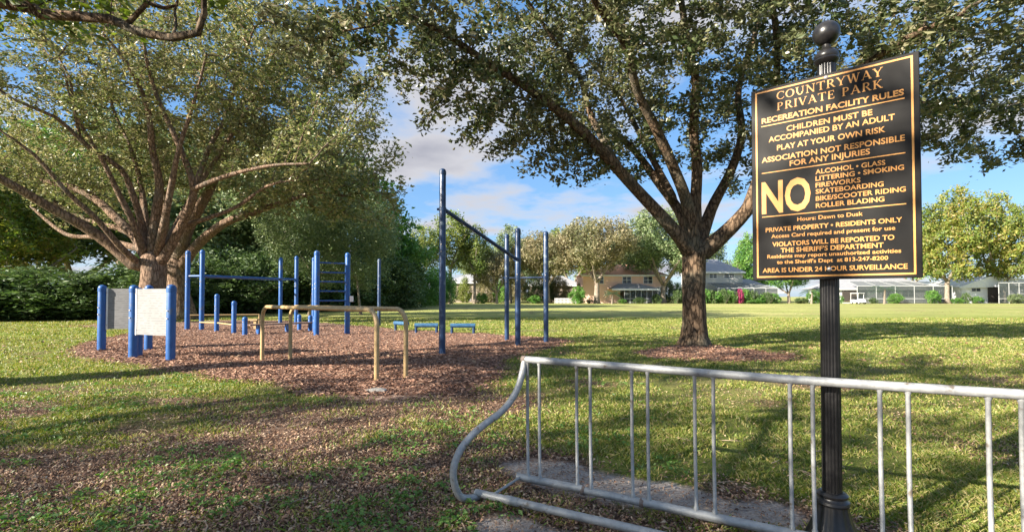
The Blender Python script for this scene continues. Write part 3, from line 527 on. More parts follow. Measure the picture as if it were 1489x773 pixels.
s_limbs = [([Vector((-17, -4.5, -0.2)), Vector((-17, -4.5, 1)), Vector((-16.8, -4.4, 3))], [0.6, 0.4, 0.34], None)] + [([Vector((-16.8, -4.4, 3)), Vector((-16.8+1.8*math.cos(a), -4.4+1.8*math.sin(a), 5)), Vector((-16.8+4*math.cos(a), -4.4+4*math.sin(a), 6.8))], [0.2, 0.13, 0.06], 0) for a in (0.1, 1.3, 2.5, 3.7, 5.0)]
tree('spreading_oak', (-17, -4.5, 0), s_limbs, [(Vector((-16.8, -5.4, 7.2)), (5.6, 4.6, 2.2), 1)], M['bark_mid'], M['leaf_near'], 620, 13, 0.18, 0.15, 'second shade oak farther left behind the camera', seed=43, step=0.4, kill=0.75, infl=3, leaf_r=0.02, tip=0.01)
# ------------------------------------------------------------------ far tree kinds, each built once and copied
def proto(name, H, trunk_h, blobs, barkm, leafm, nattr, n_leaf, spread, size, seed, stems=1, tr=0.35, step=0.6, kill=0.95):
    rg = random.Random(seed); limbs = []
    for k in range(stems):
        a = 2*PI*k/stems + rg.random(); o = 0.0 if stems == 1 else 0.35
        top = Vector((o*3*math.cos(a), o*3*math.sin(a), trunk_h)); b = Vector((o*math.cos(a), o*math.sin(a), -0.2))
        limbs.append(([b, b.lerp(top, 0.3)+Vector((rg.uniform(-.1, .1), rg.uniform(-.1, .1), 0)), top], [tr*1.5, tr, tr*0.8], None))
        for j in range(4 if stems == 1 else 2):
            a2 = a + 2*PI*j/4 + rg.uniform(-.4, .4); rr = (H-trunk_h)*rg.uniform(0.25, 0.5)
            e = top + Vector((rr*math.cos(a2), rr*math.sin(a2), (H-trunk_h)*rg.uniform(0.3, 0.55)))
            limbs.append(([top, top.lerp(e, 0.5)+Vector((rg.uniform(-.4, .4), rg.uniform(-.4, .4), -0.02*H)), e], [tr*0.55, tr*0.4, tr*0.2], 0))
    P, PA, FR = grow(limbs, blobs, nattr, step, kill, 6, seed=seed); r = radii(P, PA, FR, 0.02)
    T, B = wood(P, PA, r, 0.0); V, F = leaves(twigpts(P, PA, r, FR, 0.07), n_leaf, spread, size, seed)
    print('proto', name, len(P), len(F))
    def mk(o, smooth=True):
        me = bpy.data.meshes.new(name); me.from_pydata([tuple(v) for v in o.V], [], o.F); me.polygons.foreach_set('use_smooth', [True]*len(me.polygons)); me.materials.append(barkm); return me
    return dict(name=name, H=H, trunk=mk(T), branches=mk(B), crown=fast_mesh(name, V, F, leafm, smooth=False))
def place(pr, x, y, h, rz, label, cat='tree', group=None, wx=1.0, crown_mat=None, nm=None):
    s = h/pr['H']; root = empty(nm or pr['name'], (x, y, 0), rz, label, cat, group)
    for part in ('trunk', 'branches', 'crown'):
        me = pr[part]
        if len(me.vertices) == 0: continue
        o = bpy.data.objects.new(part, me); link(o, root); o.scale = (s*wx, s*wx, s)
        if part == 'crown' and crown_mat:
            o.material_slots[0].link = 'OBJECT'; o.material_slots[0].material = crown_mat
    return root
def P3(x, y, z): return Vector((x, y, z))
PR = {}
PR['oak'] = proto('spreading_tree', 10, 2.2, [(P3(0, 0, 6.6), (5.6, 5.6, 2.6), 1.4), (P3(3, 1, 5.0), (3, 3, 1.6), .4), (P3(-3.2, -1, 5.2), (3, 3, 1.5), .4)], M['bark_far'], M['leaf_olive'], 1300, 30, 0.36, 0.27, 5, tr=0.36)
PR['oak2'] = proto('spreading_tree', 10, 1.8, [(P3(0.6, 0, 7), (4.4, 4.4, 2.9), 1.2), (P3(-2.8, 1, 5.2), (2.6, 3, 1.9), .5), (P3(2.8, -1, 4.6), (2.6, 2.4, 1.5), .4)], M['bark_far'], M['leaf_olive'], 1300, 30, 0.36, 0.27, 6, tr=0.33)
PR['tall'] = proto('tall_tree', 16, 6, [(P3(0, 0, 11), (3.6, 3.6, 4.6), 1.2), (P3(2, 1, 7), (2, 2, 1.6), .25), (P3(-2, -1, 8), (2, 2, 1.8), .3)], M['bark_far'], M['leaf_pine'], 1100, 22, 0.42, 0.36, 7, tr=0.32, step=0.7, kill=1.1)
PR['maple'] = proto('autumn_tree', 13, 2.4, [(P3(0, 0, 7), (4.8, 4.8, 3.6), 1.2), (P3(-1.4, 0, 10.4), (2.6, 2.6, 2.6), .5), (P3(2.2, 0, 9), (2, 2, 2.2), .3), (P3(0, 0, 3.6), (4.4, 4.4, 1.2), .3)], M['bark_far'], M['leaf_yellow'], 1400, 24, 0.36, 0.33, 8, tr=0.36)
PR['bush'] = proto('dense_shrub', 5, 0.5, [(P3(0, 0, 2.4), (2.7, 2.5, 2.4), 1.2), (P3(1, 0, 3.6), (1.5, 1.5, 1.3), .3), (P3(0, 0, 0.8), (2.8, 2.5, 0.9), .5)], M['bark_far'], M['leaf_dark'], 700, 26, 0.26, 0.20, 9, stems=3, tr=0.06, step=0.4, kill=0.6)
PR['bush2'] = proto('dense_shrub', 5, 0.5, [(P3(0, 0, 2.0), (2.9, 2.6, 2.0), 1.2), (P3(-1.2, 0, 3.4), (1.7, 1.5, 1.5), .5), (P3(0.4, 0, 0.8), (2.8, 2.5, 0.9), .5)], M['bark_far'], M['leaf_dark'], 700, 26, 0.26, 0.20, 10, stems=3, tr=0.06, step=0.4, kill=0.6)
PR['feather'] = proto('feathery_tree', 12, 3.0, [(P3(0, 0, 7.4), (4.0, 4.0, 4.2), 1.6), (P3(1.5, 0, 3.8), (3, 3, 1.6), .35)], M['bark_far'], M['leaf_feather'], 1200, 34, 0.40, 0.19, 12, stems=3, tr=0.13, step=0.5, kill=0.95)
PR['small'] = proto('clipped_shrub', 2, 0.2, [(P3(0, 0, 1.0), (1.05, 1.05, 0.95), 1)], M['bark_far'], M['leaf_dark'], 260, 22, 0.09, 0.11, 14, stems=3, tr=0.03, step=0.2, kill=0.28)
def hpx(v_top, Y): return HC + (431-v_top)/FPX*Y
TG = 'dense shrubs of the hedge behind the left oaks'
# hedge: from the left edge (26 m) running away to the right
HL = ['dark hedge shrub outside the left edge', 'hedge shrub cut by the left edge of the picture', 'third hedge shrub from the left edge, below the drooping oak limb', 'dark hedge shrub left of the first instruction board', 'hedge shrub behind the farther instruction board', 'hedge shrub directly behind the huge oak trunk', 'hedge shrub behind the left two monkey bar posts', 'hedge shrub behind the tallest stepped blue post', 'hedge shrub seen through the middle of the monkey bars', 'hedge shrub left of the far monkey bar posts', 'hedge shrub behind the far monkey bar posts', 'hedge shrub behind the left post of the climbing ladder', 'hedge shrub behind the rungs of the climbing ladder', 'hedge shrub right of the climbing ladder', 'hedge shrub behind the slim lone blue post']
hedge = [(-130, 469, 395, 'bush', 1.2), (-40, 467, 388, 'bush2', 1.1), (35, 466, 392, 'bush', 1.15), (95, 465, 384, 'bush2', 1.1), (150, 464, 378, 'bush', 1.1), (205, 461, 380, 'bush2', 1.1), (262, 458, 372, 'bush', 1.15), (310, 457, 375, 'bush2', 1.15),
         (352, 455, 372, 'bush', 1.1), (392, 454, 368, 'bush2', 1.15), (428, 453, 372, 'bush', 1.1), (462, 452, 368, 'bush2', 1.2), (498, 451, 372, 'bush', 1.1), (532, 450, 366, 'bush2', 1.15), (566, 449, 368, 'bush', 1.1)]
for i, (u, v, vt, k, w) in enumerate(hedge):
    vt += (0, 9, -12, 14, -6, 10, -10, 4, -14, 8, -4, 12, -12, 6, 0)[i]; g = G(u, v); wx = w*1.25*(5/ max(3.0, hpx(vt, g.y)))
    place(PR[k], g.x, g.y+2.2, hpx(vt, g.y), i*1.7, HL[i], 'shrub', TG, wx=wx, crown_mat=M['leaf_green'] if i == 99 else None)
    if i > 2 and i % 2 == 0: place(PR['bush'], g.x-1.5, g.y+6.0, hpx(vt, g.y)*1.25, i*2.3, 'dark green shrub in the tangled hedge behind the left oaks', 'shrub', TG, wx=w)
g = G(602, 446.5); place(PR['bush2'], g.x, g.y+2, hpx(372, g.y), 0.4, 'big rounded bright green shrub at the right end of the hedge', 'shrub', wx=0.95, crown_mat=M['leaf_green'])
g = G(636, 444); place(PR['bush'], g.x, g.y, hpx(385, g.y), 1.4, 'smaller bright green shrub between the hedge and the tall trees', 'shrub', wx=0.9, crown_mat=M['leaf_green'])
# wood behind the hedge
wood_px = [(-90, 455, 120, 'oak', 'leaf_green', 'leafy tree at the far left behind the hedge'), (15, 456, 262, 'maple', 'leaf_yellow', 'yellow-green tree showing under the left oak above the hedge'), (110, 452, 230, 'oak2', 'leaf_dark', 'dark tree behind the hedge left of the huge oak trunk'),
           (330, 450, 250, 'oak', 'leaf_feather', 'grey-green tree behind the hedge above the monkey bars'), (415, 449, 175, 'oak2', 'leaf_feather', 'tall grey-green tree behind the hedge above the right monkey bar posts'),
           (445, 458, 235, 'feather', 'leaf_feather', 'feathery tree with pale twin stems just left of the climbing ladder'), (528, 457, 262, 'feather', 'leaf_feather', 'feathery grey-green tree with pale forked stems right of the climbing ladder'),
           (500, 447, 235, 'oak2', 'leaf_green', 'broad green tree behind the climbing ladder'), (570, 446.5, 330, 'oak', 'leaf_green', 'green tree above the bright green shrub'), (255, 448, 200, 'oak', 'leaf_dark', 'dark tree behind the pale leaning oak trunk'), (190, 447, 150, 'oak2', 'leaf_feather', 'tall tree far behind the huge left oak')]
for i, (u, v, vt, k, lm, lab) in enumerate(wood_px):
    g = G(u, v); place(PR[k], g.x, g.y, hpx(vt, g.y), i*1.3+0.5, lab, 'tree', wx=1.0 if k != 'feather' else 0.85, crown_mat=M[lm])
far_px = [(655, 441.2, 300, 'tall', None, 0.95, 'tallest yellow-green tree behind the tall blue pull-up post'), (615, 441.6, 322, 'tall', None, 0.95, 'yellow-green tree left of the tall blue pull-up post'), (690, 441.1, 322, 'tall', None, 0.9, 'yellow-green tree under the slanted pull-up bar'),
          (722, 440.9, 362, 'oak2', 'leaf_olive', 0.9, 'low olive tree between the tall post and the three shorter posts'), (742, 440.3, 322, 'tall', 'leaf_feather', 0.9, 'thin grey-green tree showing between the two close blue posts'),
          (796, 440.6, 326, 'oak', None, 0.85, 'olive-brown oak right of the rightmost blue post'), (868, 441, 303, 'oak', None, 0.82, 'olive-brown spreading oak in front of the pink house'),
          (965, 440.6, 300, 'oak2', 'leaf_feather', 0.85, 'grey-green oak at the right corner of the pink house'), (1098, 439.2, 335, 'maple', 'leaf_green', 0.85, 'bright green tree between the grey house and the sign'),
          (1147, 440.5, 368, 'oak2', 'leaf_green', 0.9, 'low oak with a thick dark trunk under the sign'), (1378, 440.8, 268, 'maple', None, 0.72, 'tall yellow autumn tree right of the sign'),
          (1462, 440.5, 272, 'maple', None, 0.66, 'tall autumn tree at the right edge above the white house'), (1560, 440.5, 280, 'maple', None, 0.8, 'autumn tree outside the right edge'), (1320, 439.5, 330, 'oak2', 'leaf_green', 0.8, 'green tree behind the right edge of the sign'), (1215, 439.4, 340, 'oak', 'leaf_green', 0.8, 'green tree hidden behind the sign'),
          (925, 438.4, 325, 'oak', 'leaf_feather', 0.9, 'green tree behind the roof of the pink house'), (832, 438.6, 328, 'oak2', 'leaf_pine', 0.9, 'yellow-green tree behind the olive oaks'), (1012, 438.6, 335, 'oak2', 'leaf_feather', 0.9, 'grey-green tree just left of the dark oak trunk, far behind it'), (700, 438.6, 345, 'oak', 'leaf_feather', 0.9, 'grey-green tree filling the gap behind the slanted bar'), (1060, 437.8, 372, 'oak', 'leaf_feather', 0.8, 'low distant tree behind the roof of the grey house'), (770, 438.4, 345, 'oak2', 'leaf_feather', 0.8, 'hazy green tree far behind the blue posts')]
for i, (u, v, vt, k, lm, w, lab) in enumerate(far_px):
    g = G(u, v); place(PR[k], g.x, g.y, hpx(vt, g.y), i*2.1+0.7, lab, 'tree', wx=w, crown_mat=M[lm] if lm else None)
exec_more = True
# ------------------------------------------------------------------ rules sign
def text_mesh(body, width, cap, bold, zt=0.0012):
    cu = bpy.data.curves.new('lettering', 'FONT'); cu.body = body; cu.size = 1; cu.offset = bold; cu.extrude = 0.01; cu.resolution_u = 3
    o = bpy.data.objects.new('lettering', cu); C.objects.link(o)
    dg = bpy.context.evaluated_depsgraph_get(); me = bpy.data.meshes.new_from_object(o.evaluated_get(dg)); bpy.data.objects.remove(o)
    n = len(me.vertices); co = np.empty(n*3, np.float32); me.vertices.foreach_get('co', co); co = co.reshape(-1, 3)
    x0, x1 = co[:, 0].min(), co[:, 0].max(); co[:, 0] = (co[:, 0]-x0)*width/(x1-x0); co[:, 1] *= cap/0.73; co[:, 2] = co[:, 2]/0.01*zt*0.5
    me.vertices.foreach_set('co', co.ravel()); return me
SERIF = {  # strokes: (x0,y0,x1,y1,weight) in a cap-height box, plus serifs; arcs as ('a', cx, cy, rx, ry, a0, a1, thick, thin)
 'C': (0.82, [('a', .45, .5, .42, .5, 50, 310, .15, .06), ('s', .74, .70, .74, .95, .05), ('s', .72, .12, .74, .28, .05)]),
 'O': (0.92, [('a', .46, .5, .43, .5, 0, 360, .15, .06)]),
 'U': (0.90, [('s', .18, .35, .18, 1, .14), ('s', .72, .35, .72, 1, .06), ('a', .45, .36, .27, .36, 180, 360, .13, .09), ('f', .18, .97, .16), ('f', .72, .97, .12)]),
 'N': (0.95, [('s', .18, 0, .18, 1, .07), ('s', .76, 0, .76, 1, .07), ('s', .16, 1, .76, 0, .15), ('f', .18, .03, .13), ('f', .14, .97, .13), ('f', .76, .97, .14)]),
 'T': (0.80, [('s', .40, 0, .40, 1, .15), ('s', .04, .97, .76, .97, .06), ('f', .40, .03, .15), ('s', .05, .78, .05, .98, .05), ('s', .75, .78, .75, .98, .05)]),
 'R': (0.86, [('s', .20, 0, .20, 1, .15), ('a', .40, .75, .27, .25, -90, 90, .13, .06), ('s', .18, .97, .42, .97, .06), ('s', .18, .51, .42, .51, .06), ('s', .42, .5, .74, 0, .15), ('f', .20, .03, .15), ('f', .76, .03, .09)]),
 'Y': (0.82, [('s', .40, 0, .40, .48, .15), ('s', .10, 1, .40, .45, .14), ('s', .72, 1, .41, .45, .07), ('f', .40, .03, .15), ('f', .11, .97, .13), ('f', .71, .97, .11)]),
 'W': (1.18, [('s', .14, 1, .38, 0, .14), ('s', .38, 0, .60, 1, .06), ('s', .58, 1, .82, 0, .14), ('s', .82, 0, 1.04, 1, .06), ('f', .14, .97, .13), ('f', .58, .97, .10), ('f', 1.04, .97, .10)]),
 'A': (0.88, [('s', .12, 0, .42, 1, .06), ('s', .41, 1, .74, 0, .15), ('s', .22, .34, .62, .34, .06), ('f', .12, .03, .11), ('f', .74, .03, .12)]),
 'P': (0.76, [('s', .20, 0, .20, 1, .15), ('a', .38, .73, .28, .27, -90, 90, .14, .06), ('s', .18, .97, .40, .97, .06), ('s', .18, .48, .40, .48, .06), ('f', .20, .03, .15)]),
 'I': (0.42, [('s', .20, 0, .20, 1, .15), ('f', .20, .03, .15), ('f', .20, .97, .15)]),
 'V': (0.86, [('s', .12, 1, .42, 0, .15), ('s', .42, 0, .72, 1, .06), ('f', .12, .97, .13), ('f', .72, .97, .11)]),
 'E': (0.74, [('s', .20, 0, .20, 1, .15), ('s', .18, .97, .62, .97, .06), ('s', .18, .52, .50, .52, .06), ('s', .18, .03, .64, .03, .06), ('s', .62, .78, .62, .98, .05), ('s', .64, .02, .64, .24, .05), ('s', .50, .42, .50, .62, .05)]),
 'K': (0.88, [('s', .20, 0, .20, 1, .15), ('s', .24, .42, .66, 1, .07), ('s', .36, .56, .74, 0, .15), ('f', .20, .03, .15), ('f', .20, .97, .15), ('f', .66, .97, .11), ('f', .76, .03, .11)]),
 ' ': (0.45, [])}
def serif_text(body, width, cap, zt=0.0012):
    mb = MB(); x = 0; lay = 0
    def quad(pts, z):
        n = len(pts); mb.add([Vector((p[0], p[1], -zt*0.5)) for p in pts] + [Vector((p[0], p[1], zt*0.5+z)) for p in pts], [tuple(range(n-1, -1, -1)), tuple(range(n, 2*n))] + [(i, (i+1) % n, (i+1) % n+n, i+n) for i in range(n)])
    for chx in body:
        adv, st = SERIF[chx]
        for k, s in enumerate(st):
            z = k*0.00003
            if s[0] == 's':
                x0, y0, x1, y1, w = s[1:]; dx, dy = x1-x0, y1-y0
                if abs(dy) > abs(dx)*0.3: h = w/2; quad([(x+x0-h, y0), (x+x0+h, y0), (x+x1+h, y1), (x+x1-h, y1)], z)
                else: h = w/2; quad([(x+x0, y0-h), (x+x1, y1-h), (x+x1, y1+h), (x+x0, y0+h)], z)
            elif s[0] == 'f':
                cx, cy, h = s[1:]; quad([(x+cx-h, cy-.03), (x+cx+h, cy-.03), (x+cx+h, cy+.03), (x+cx-h, cy+.03)], z)
            else:
                cx, cy, rx, ry, a0, a1, tk, tn = s[1:]; n = 18; o_, i_ = [], []
                for q in range(n+1):
                    a = R(a0+(a1-a0)*q/n); ca, sa = math.cos(a), math.sin(a); o_.append((x+cx+rx*ca, cy+ry*sa)); i_.append((x+cx+(rx-tk)*ca, cy+(ry-tn)*sa))
                for q in range(n): quad([i_[q], o_[q], o_[q+1], i_[q+1]], z)
        x += adv + 0.06
    V = np.array([tuple(v) for v in mb.V]); V[:, 0] = (V[:, 0]-V[:, 0].min())*width/(V[:, 0].max()-V[:, 0].min()); V[:, 1] *= cap
    me = bpy.data.meshes.new('lettering'); me.from_pydata([tuple(v) for v in V], [], mb.F); return me
SO = Vector((1.3696, 2.735, 2.472)); SA = math.atan2(-0.63194, 0.77502); SW, SH = 0.7358, 1.0818
POLE = Vector((1.715, 2.60, 0))
sign = empty('rules_sign', (1.6546, 2.5026, 1.39), SA, 'black and gold park rules sign board bolted to the black fluted post', 'sign')
# local frame of the sign: x along the board, z up, -y towards the reader
def sign_plate():
    mb = MB(); mb.box(-SW/2, SW/2, 0, 0.018, 0, SH); o = mb.build('board', M['signbk'], sign, smooth=False, bevel=0.003); return o
sign_plate()
def bar(x0, x1, d0, d1, name):
    """flat gold strip, x across the board from its left, d down from its top"""
    mb = MB(); mb.box(x0-SW/2, x1-SW/2, -0.0016, -0.0002, SH-d1, SH-d0); mb.build(name, M['gold'], sign, smooth=False)
bt = 0.0085
bar(0.022, 0.712, 0.0165, 0.0165+bt, 'border_strip'); bar(0.022, 0.712, 1.0575, 1.0575+bt, 'border_strip'); bar(0.022, 0.022+bt, 0.0165+bt, 1.0575, 'border_strip'); bar(0.712-bt, 0.712, 0.0165+bt, 1.0575, 'border_strip')
for d in (0.2148, 0.4795, 0.7257): bar(0.051, 0.679, d-0.0025, d+0.0025, 'rule_line')
B = '\u2022'
lines = [('COUNTRYWAY', .130, .598, .0822, .044, 'serif'), ('PRIVATE PARK', .131, .597, .1412, .043, 'serif'),
 ('RECEREATION FACILITY RULES', .054, .677, .198, .0300, .028), ('CHILDREN MUST BE', .177, .554, .2663, .0300, .018), ('ACCOMPANIED BY AN ADULT', .088, .641, .3097, .0300, .018), ('PLAY AT YOUR OWN RISK', .129, .604, .3627, .0300, .018),
 ('ASSOCIATION NOT RESPONSIBLE', .052, .678, .420, .0300, .018), ('FOR ANY INJURIES', .190, .542, .4607, .0300, .018),
 ('ALCOHOL '+B+' GLASS', .309, .602, .524, .0250, .017), ('LITTERING '+B+' SMOKING', .309, .673, .5598, .0250, .017), ('FIREWORKS', .309, .502, .5952, .0250, .017), ('SKATEBOARDING', .309, .594, .6291, .0250, .017), ('BIKE/SCOOTER RIDING', .309, .678, .666, .0250, .017), ('ROLLER BLADING', .309, .596, .7036, .0250, .017),
 ('NO', .050, .286, .7031, .178, .028), ('Hours: Dawn to Dusk', .223, .509, .7644, .0215, .012), ('PRIVATE PROPERTY '+B+' RESIDENTS ONLY', .068, .663, .8115, .0240, .022), ('Access Card required and present for use', .096, .636, .8472, .0215, .012),
 ('VIOLATORS WILL BE REPORTED TO', .101, .632, .8944, .0250, .018), ("THE SHERIFF'S DEPARTMENT", .142, .590, .9299, .0250, .018), ('Residents may report unauthorized activities', .075, .657, .959, .0205, .016), ("to the Sheriff's Dept  at 813-247-8200", .123, .607, .9916, .0205, .016), ('AREA IS UNDER 24 HOUR SURVEILLANCE', .051, .680, 1.0375, .0250, .017)]
for t, x0, x1, d, cap, bo in lines:
    me = serif_text(t, x1-x0, cap) if bo == 'serif' else text_mesh(t, x1-x0, cap, bo)
    me.materials.clear(); me.materials.append(M['gold']); o = bpy.data.objects.new('lettering', me); link(o, sign)
    o.location = (x0-SW/2, -0.0009, SH-d); o.rotation_euler = (PI/2, 0, 0)
for x, d in ((.361, .023), (.365, 1.029)):
    mb = MB(); mb.lathe([(0.011, 0), (0.011, 0.002), (0.007, 0.006), (0.0, 0.007)], n=12); o = mb.build('bolt', M['bolt'], sign); o.location = (x-SW/2, 0, SH-d); o.rotation_euler = (PI/2, 0, 0)
# brackets between board and post
mb = MB(); mb.box(-0.02, 0.02, 0.018, 0.06, 0.02, 0.05); mb.build('bracket', M['blackp'], sign, smooth=False); mb = MB(); mb.box(-0.02, 0.02, 0.018, 0.06, SH-0.05, SH-0.02); mb.build('bracket', M['blackp'], sign, smooth=False)
post = empty('fluted_post', (POLE.x, POLE.y, g1(POLE.x, POLE.y)-0.02), 0, 'black fluted metal post with ball finial carrying the rules sign', 'post')
def fluted(z0, z1, r0, r1, n=64, k=16):
    mb = MB(); rows = [(r0, z0), (r0+(r1-r0)*.5, (z0+z1)/2), (r1, z1)]; vs = []
    for r_, z in rows:
        for j in range(n): t = 2*PI*j/n; c = 0.5-0.5*math.cos(k*t); rr = r_*(1-0.10*c**2); vs.append(Vector((rr*math.cos(t), rr*math.sin(t), z)))
    fs = [(i*n+j, i*n+(j+1) % n, (i+1)*n+(j+1) % n, (i+1)*n+j) for i in range(2) for j in range(n)]; mb.add(vs, fs); return mb
fluted(0.30, 2.64, 0.0475, 0.0435).build('shaft', M['blackp'], post)
mb = MB(); prof = [(0.150, -0.1), (0.150, 0.03), (0.135, 0.05), (0.125, 0.09), (0.108, 0.13), (0.090, 0.18), (0.077, 0.235), (0.074, 0.255)]
n = 64; vs = []
for r_, z in prof:
    for j in range(n): t = 2*PI*j/n; c = 0.5-0.5*math.cos(12*t); rr = r_*(1-(0.08*c if z > 0.04 else 0)); vs.append(Vector((rr*math.cos(t), rr*math.sin(t), z)))
mb.add(vs, [(i*n+j, i*n+(j+1) % n, (i+1)*n+(j+1) % n, (i+1)*n+j) for i in range(len(prof)-1) for j in range(n)]); mb.build('base', M['blackp'], post)
mb = MB(); mb.lathe([(0.06, 0.250), (0.078, 0.252), (0.083, 0.262), (0.080, 0.274), (0.070, 0.280), (0.066, 0.290), (0.073, 0.296), (0.074, 0.306), (0.064, 0.316), (0.050, 0.320)], n=32); mb.build('collar', M['blackp'], post)
mb = MB(); mb.lathe([(0.043, 2.615), (0.057, 2.628), (0.061, 2.64), (0.056, 2.65), (0.060, 2.66), (0.056, 2.675), (0.040, 2.695), (0.026, 2.705), (0.020, 2.715), (0.02, 2.74)], n=32); mb.build('capital', M['blackp'], post)
mb = MB(); br = 0.066; mb.lathe([(max(0.001, br*math.sin(PI*k/16)), 2.79-br*math.cos(PI*k/16)) for k in range(17)], n=32); mb.build('ball_finial', M['blackp'], post)

# ------------------------------------------------------------------ bicycle rack
rack = empty('bicycle_rack', (0, 0, 0), 0, 'galvanised steel bicycle rack with curved end hoop in front of the rules sign', 'bike rack')
P0 = Vector((0.09, 3.36, 0)); Dd = Vector((0.878, -0.479, 0)).normalized(); Nn = Vector((-Dd.y, Dd.x, 0))*-1   # Nn points to the camera
TOPZ = 0.86; LEN = 3.05
def rp(t, h, off=0): p = P0 + Dd*t + Nn*off; return Vector((p.x, p.y, h))
def sag(t): return 0.004*math.sin(t*2.3+1)
mb = MB(); mb.tube([rp(t, TOPZ+sag(t)) for t in np.linspace(-0.01, LEN, 24)], 0.024, 16); mb.build('top_rail', M['galv'], rack)
mb = MB(); mb.tube([rp(t, TOPZ+sag(t)) for t in np.linspace(-0.022, 0.006, 3)], 0.0265, 16); mb.build('rail_cap', M['rust'], rack)
secs = [(-0.06, 0.42), (0.42, 0.80), (0.80, LEN)]
for k, (a, b) in enumerate(secs):
    mb = MB(); mb.tube([rp(t, 0.045+[0.0, -0.006, -0.004][k]+0.004*math.sin(t*3)) for t in np.linspace(a, b, 10)], 0.026 if k != 1 else 0.024, 14); mb.build('rear_rail', M['galv'], rack)
for t in (0.425, 0.805):
    mb = MB(); mb.tube([rp(t-0.012, 0.042), rp(t+0.012, 0.040)], 0.0285, 14); mb.build('weld_collar', M['rust'], rack)
ups = [.02, .11, .381, .475, .745, .8425, 1.114, 1.215, 1.597, 1.70, 1.985, 2.096, 2.385, 2.495, 2.77, 2.87]
for t in ups:
    mb = MB(); mb.tube([rp(t+0.004, 0.055), rp(t+0.004, 0.078), rp(t+0.004, 0.086), rp(t, 0.45), rp(t, TOPZ-0.036), rp(t, TOPZ-0.028), rp(t, TOPZ-0.012)], [0.016, 0.015, 0.0105, 0.0105, 0.0105, 0.0145, 0.016], 10); mb.build('upright', M['galv'], rack)
F0 = Vector((-0.25, 3.125, 0))
def fp(t, h): p = F0 + Dd*t; return Vector((p.x, p.y, h))
mb = MB(); mb.tube([fp(t, 0.045) for t in np.linspace(0.02, LEN+0.3, 12)], 0.0235, 16); mb.build('front_rail', M['galv'], rack)
mb = MB(); mb.tube([fp(t, 0.045) for t in (0.24, 0.33)], 0.0265, 16); mb.build('sleeve', M['galv'], rack)
mb = MB(); mb.tube([fp(-0.01, 0.045), fp(0.03, 0.045)], 0.014, 10); mb.build('rail_pin', M['rust'], rack)
mb = MB(); mb.tube([fp(0.14, 0.05), rp(-0.03, 0.05)], 0.009, 8); mb.build('cross_strut', M['galv'], rack)
mb = MB(); mb.tube([fp(2.9, 0.05), rp(2.7, 0.05)], 0.009, 8); mb.build('cross_strut', M['galv'], rack)
hd = Vector((-0.31, -0.25, 0)); hoop = []
for u, v in [(763, 521), (761, 535), (754, 561), (743, 582), (727, 600), (704, 617), (684, 635), (668, 657), (660, 682), (662, 705), (671, 722), (686, 729), (696, 726)]:
    k = (u-744.5)/FPX; s = (0.09-k*3.36)/(0.31+k*-0.25); s = (0.09 - k*3.36)/(0.31 - k*0.25); p = Vector((0.09, 3.36, 0))+hd*s; z = at(u, v, p.y).z; hoop.append(Vector((p.x, p.y, max(z, 0.024))))
sp_ = []
for k in range(len(hoop)-1):
    a, b = hoop[k], hoop[k+1]; p0 = hoop[max(k-1, 0)]; p3 = hoop[min(k+2, len(hoop)-1)]
    for q in range(4): t = q/4; sp_.append(0.5*((2*a) + (b-p0)*t + (2*p0-5*a+4*b-p3)*t*t + (3*a-p0-3*b+p3)*t**3))
sp_.append(hoop[-1]); mb = MB(); mb.tube(sp_, 0.023, 16); mb.build('end_hoop', M['galv'], rack)
mb = MB(); mb.tube([p+Dd*(LEN+0.1) for p in sp_], 0.023, 16); mb.build('end_hoop', M['galv'], rack)

# ------------------------------------------------------------------ fitness equipment
def post_mb(x, y, h, r, top='dome', x0=0, y0=0):
    mb = MB(); pr = [(r, -0.25-h*0), (r, h-r*0.8)] + [(r*math.cos(a), h-r*0.8+r*0.8*math.sin(a)) for a in (0.4, 0.8, 1.2, 1.5)]
    mb.lathe(pr, (x-x0, y-y0, 0), 20); return mb
def station(name, base, label, cat):
    return empty(name, (base.x, base.y, g1(base.x, base.y)), 0, label, cat)
def add_post(root, p, h, r, m):
    x0, y0 = root.location.x, root.location.y; post = post_mb(p.x, p.y, h, r, x0=x0, y0=y0).build('post', m, root)
    mb = MB(); mb.lathe([(r+0.001, h-r*1.9), (r+0.006, h-r*1.85), (r+0.006, h-r*0.95), (r+0.001, h-r*0.9)], (p.x-x0, p.y-y0, 0), 20); mb.build('cap_band', m, post)
    c = Vector((p.x-x0, p.y-y0, 0)); d = Vector((-0.25, -0.97, 0))
    for z in ((h*0.55, h*0.55+0.16) if h > 1.2 else (h*0.7,)): mb = MB(); mb.tube([c+d*(r-0.004)+Vector((0, 0, z)), c+d*(r+0.012)+Vector((0, 0, z))], 0.014, 8); mb.build('bolt', M['bolt'], post)
def add_bar(root, a, b, r, m, name='bar', n=12):
    mb = MB(); o = Vector((root.location.x, root.location.y, root.location.z)); mb.tube([Vector(a)-o, Vector(b)-o], r, n); return mb.build(name, m, root)
def add_collar(root, p, z, r, m):
    mb = MB(); mb.lathe([(r, z-0.04), (r+0.012, z-0.035), (r+0.012, z+0.035), (r, z+0.04)], (p.x-root.location.x, p.y-root.location.y, 0), 16); mb.build('collar', m, root)
    o = Vector((p.x-root.location.x, p.y-root.location.y, z)); mb = MB(); mb.tube([o+Vector((-r-0.05, -0.01, 0)), o+Vector((-r, -0.01, 0))], 0.028, 8); mb.build('clamp', m, root)
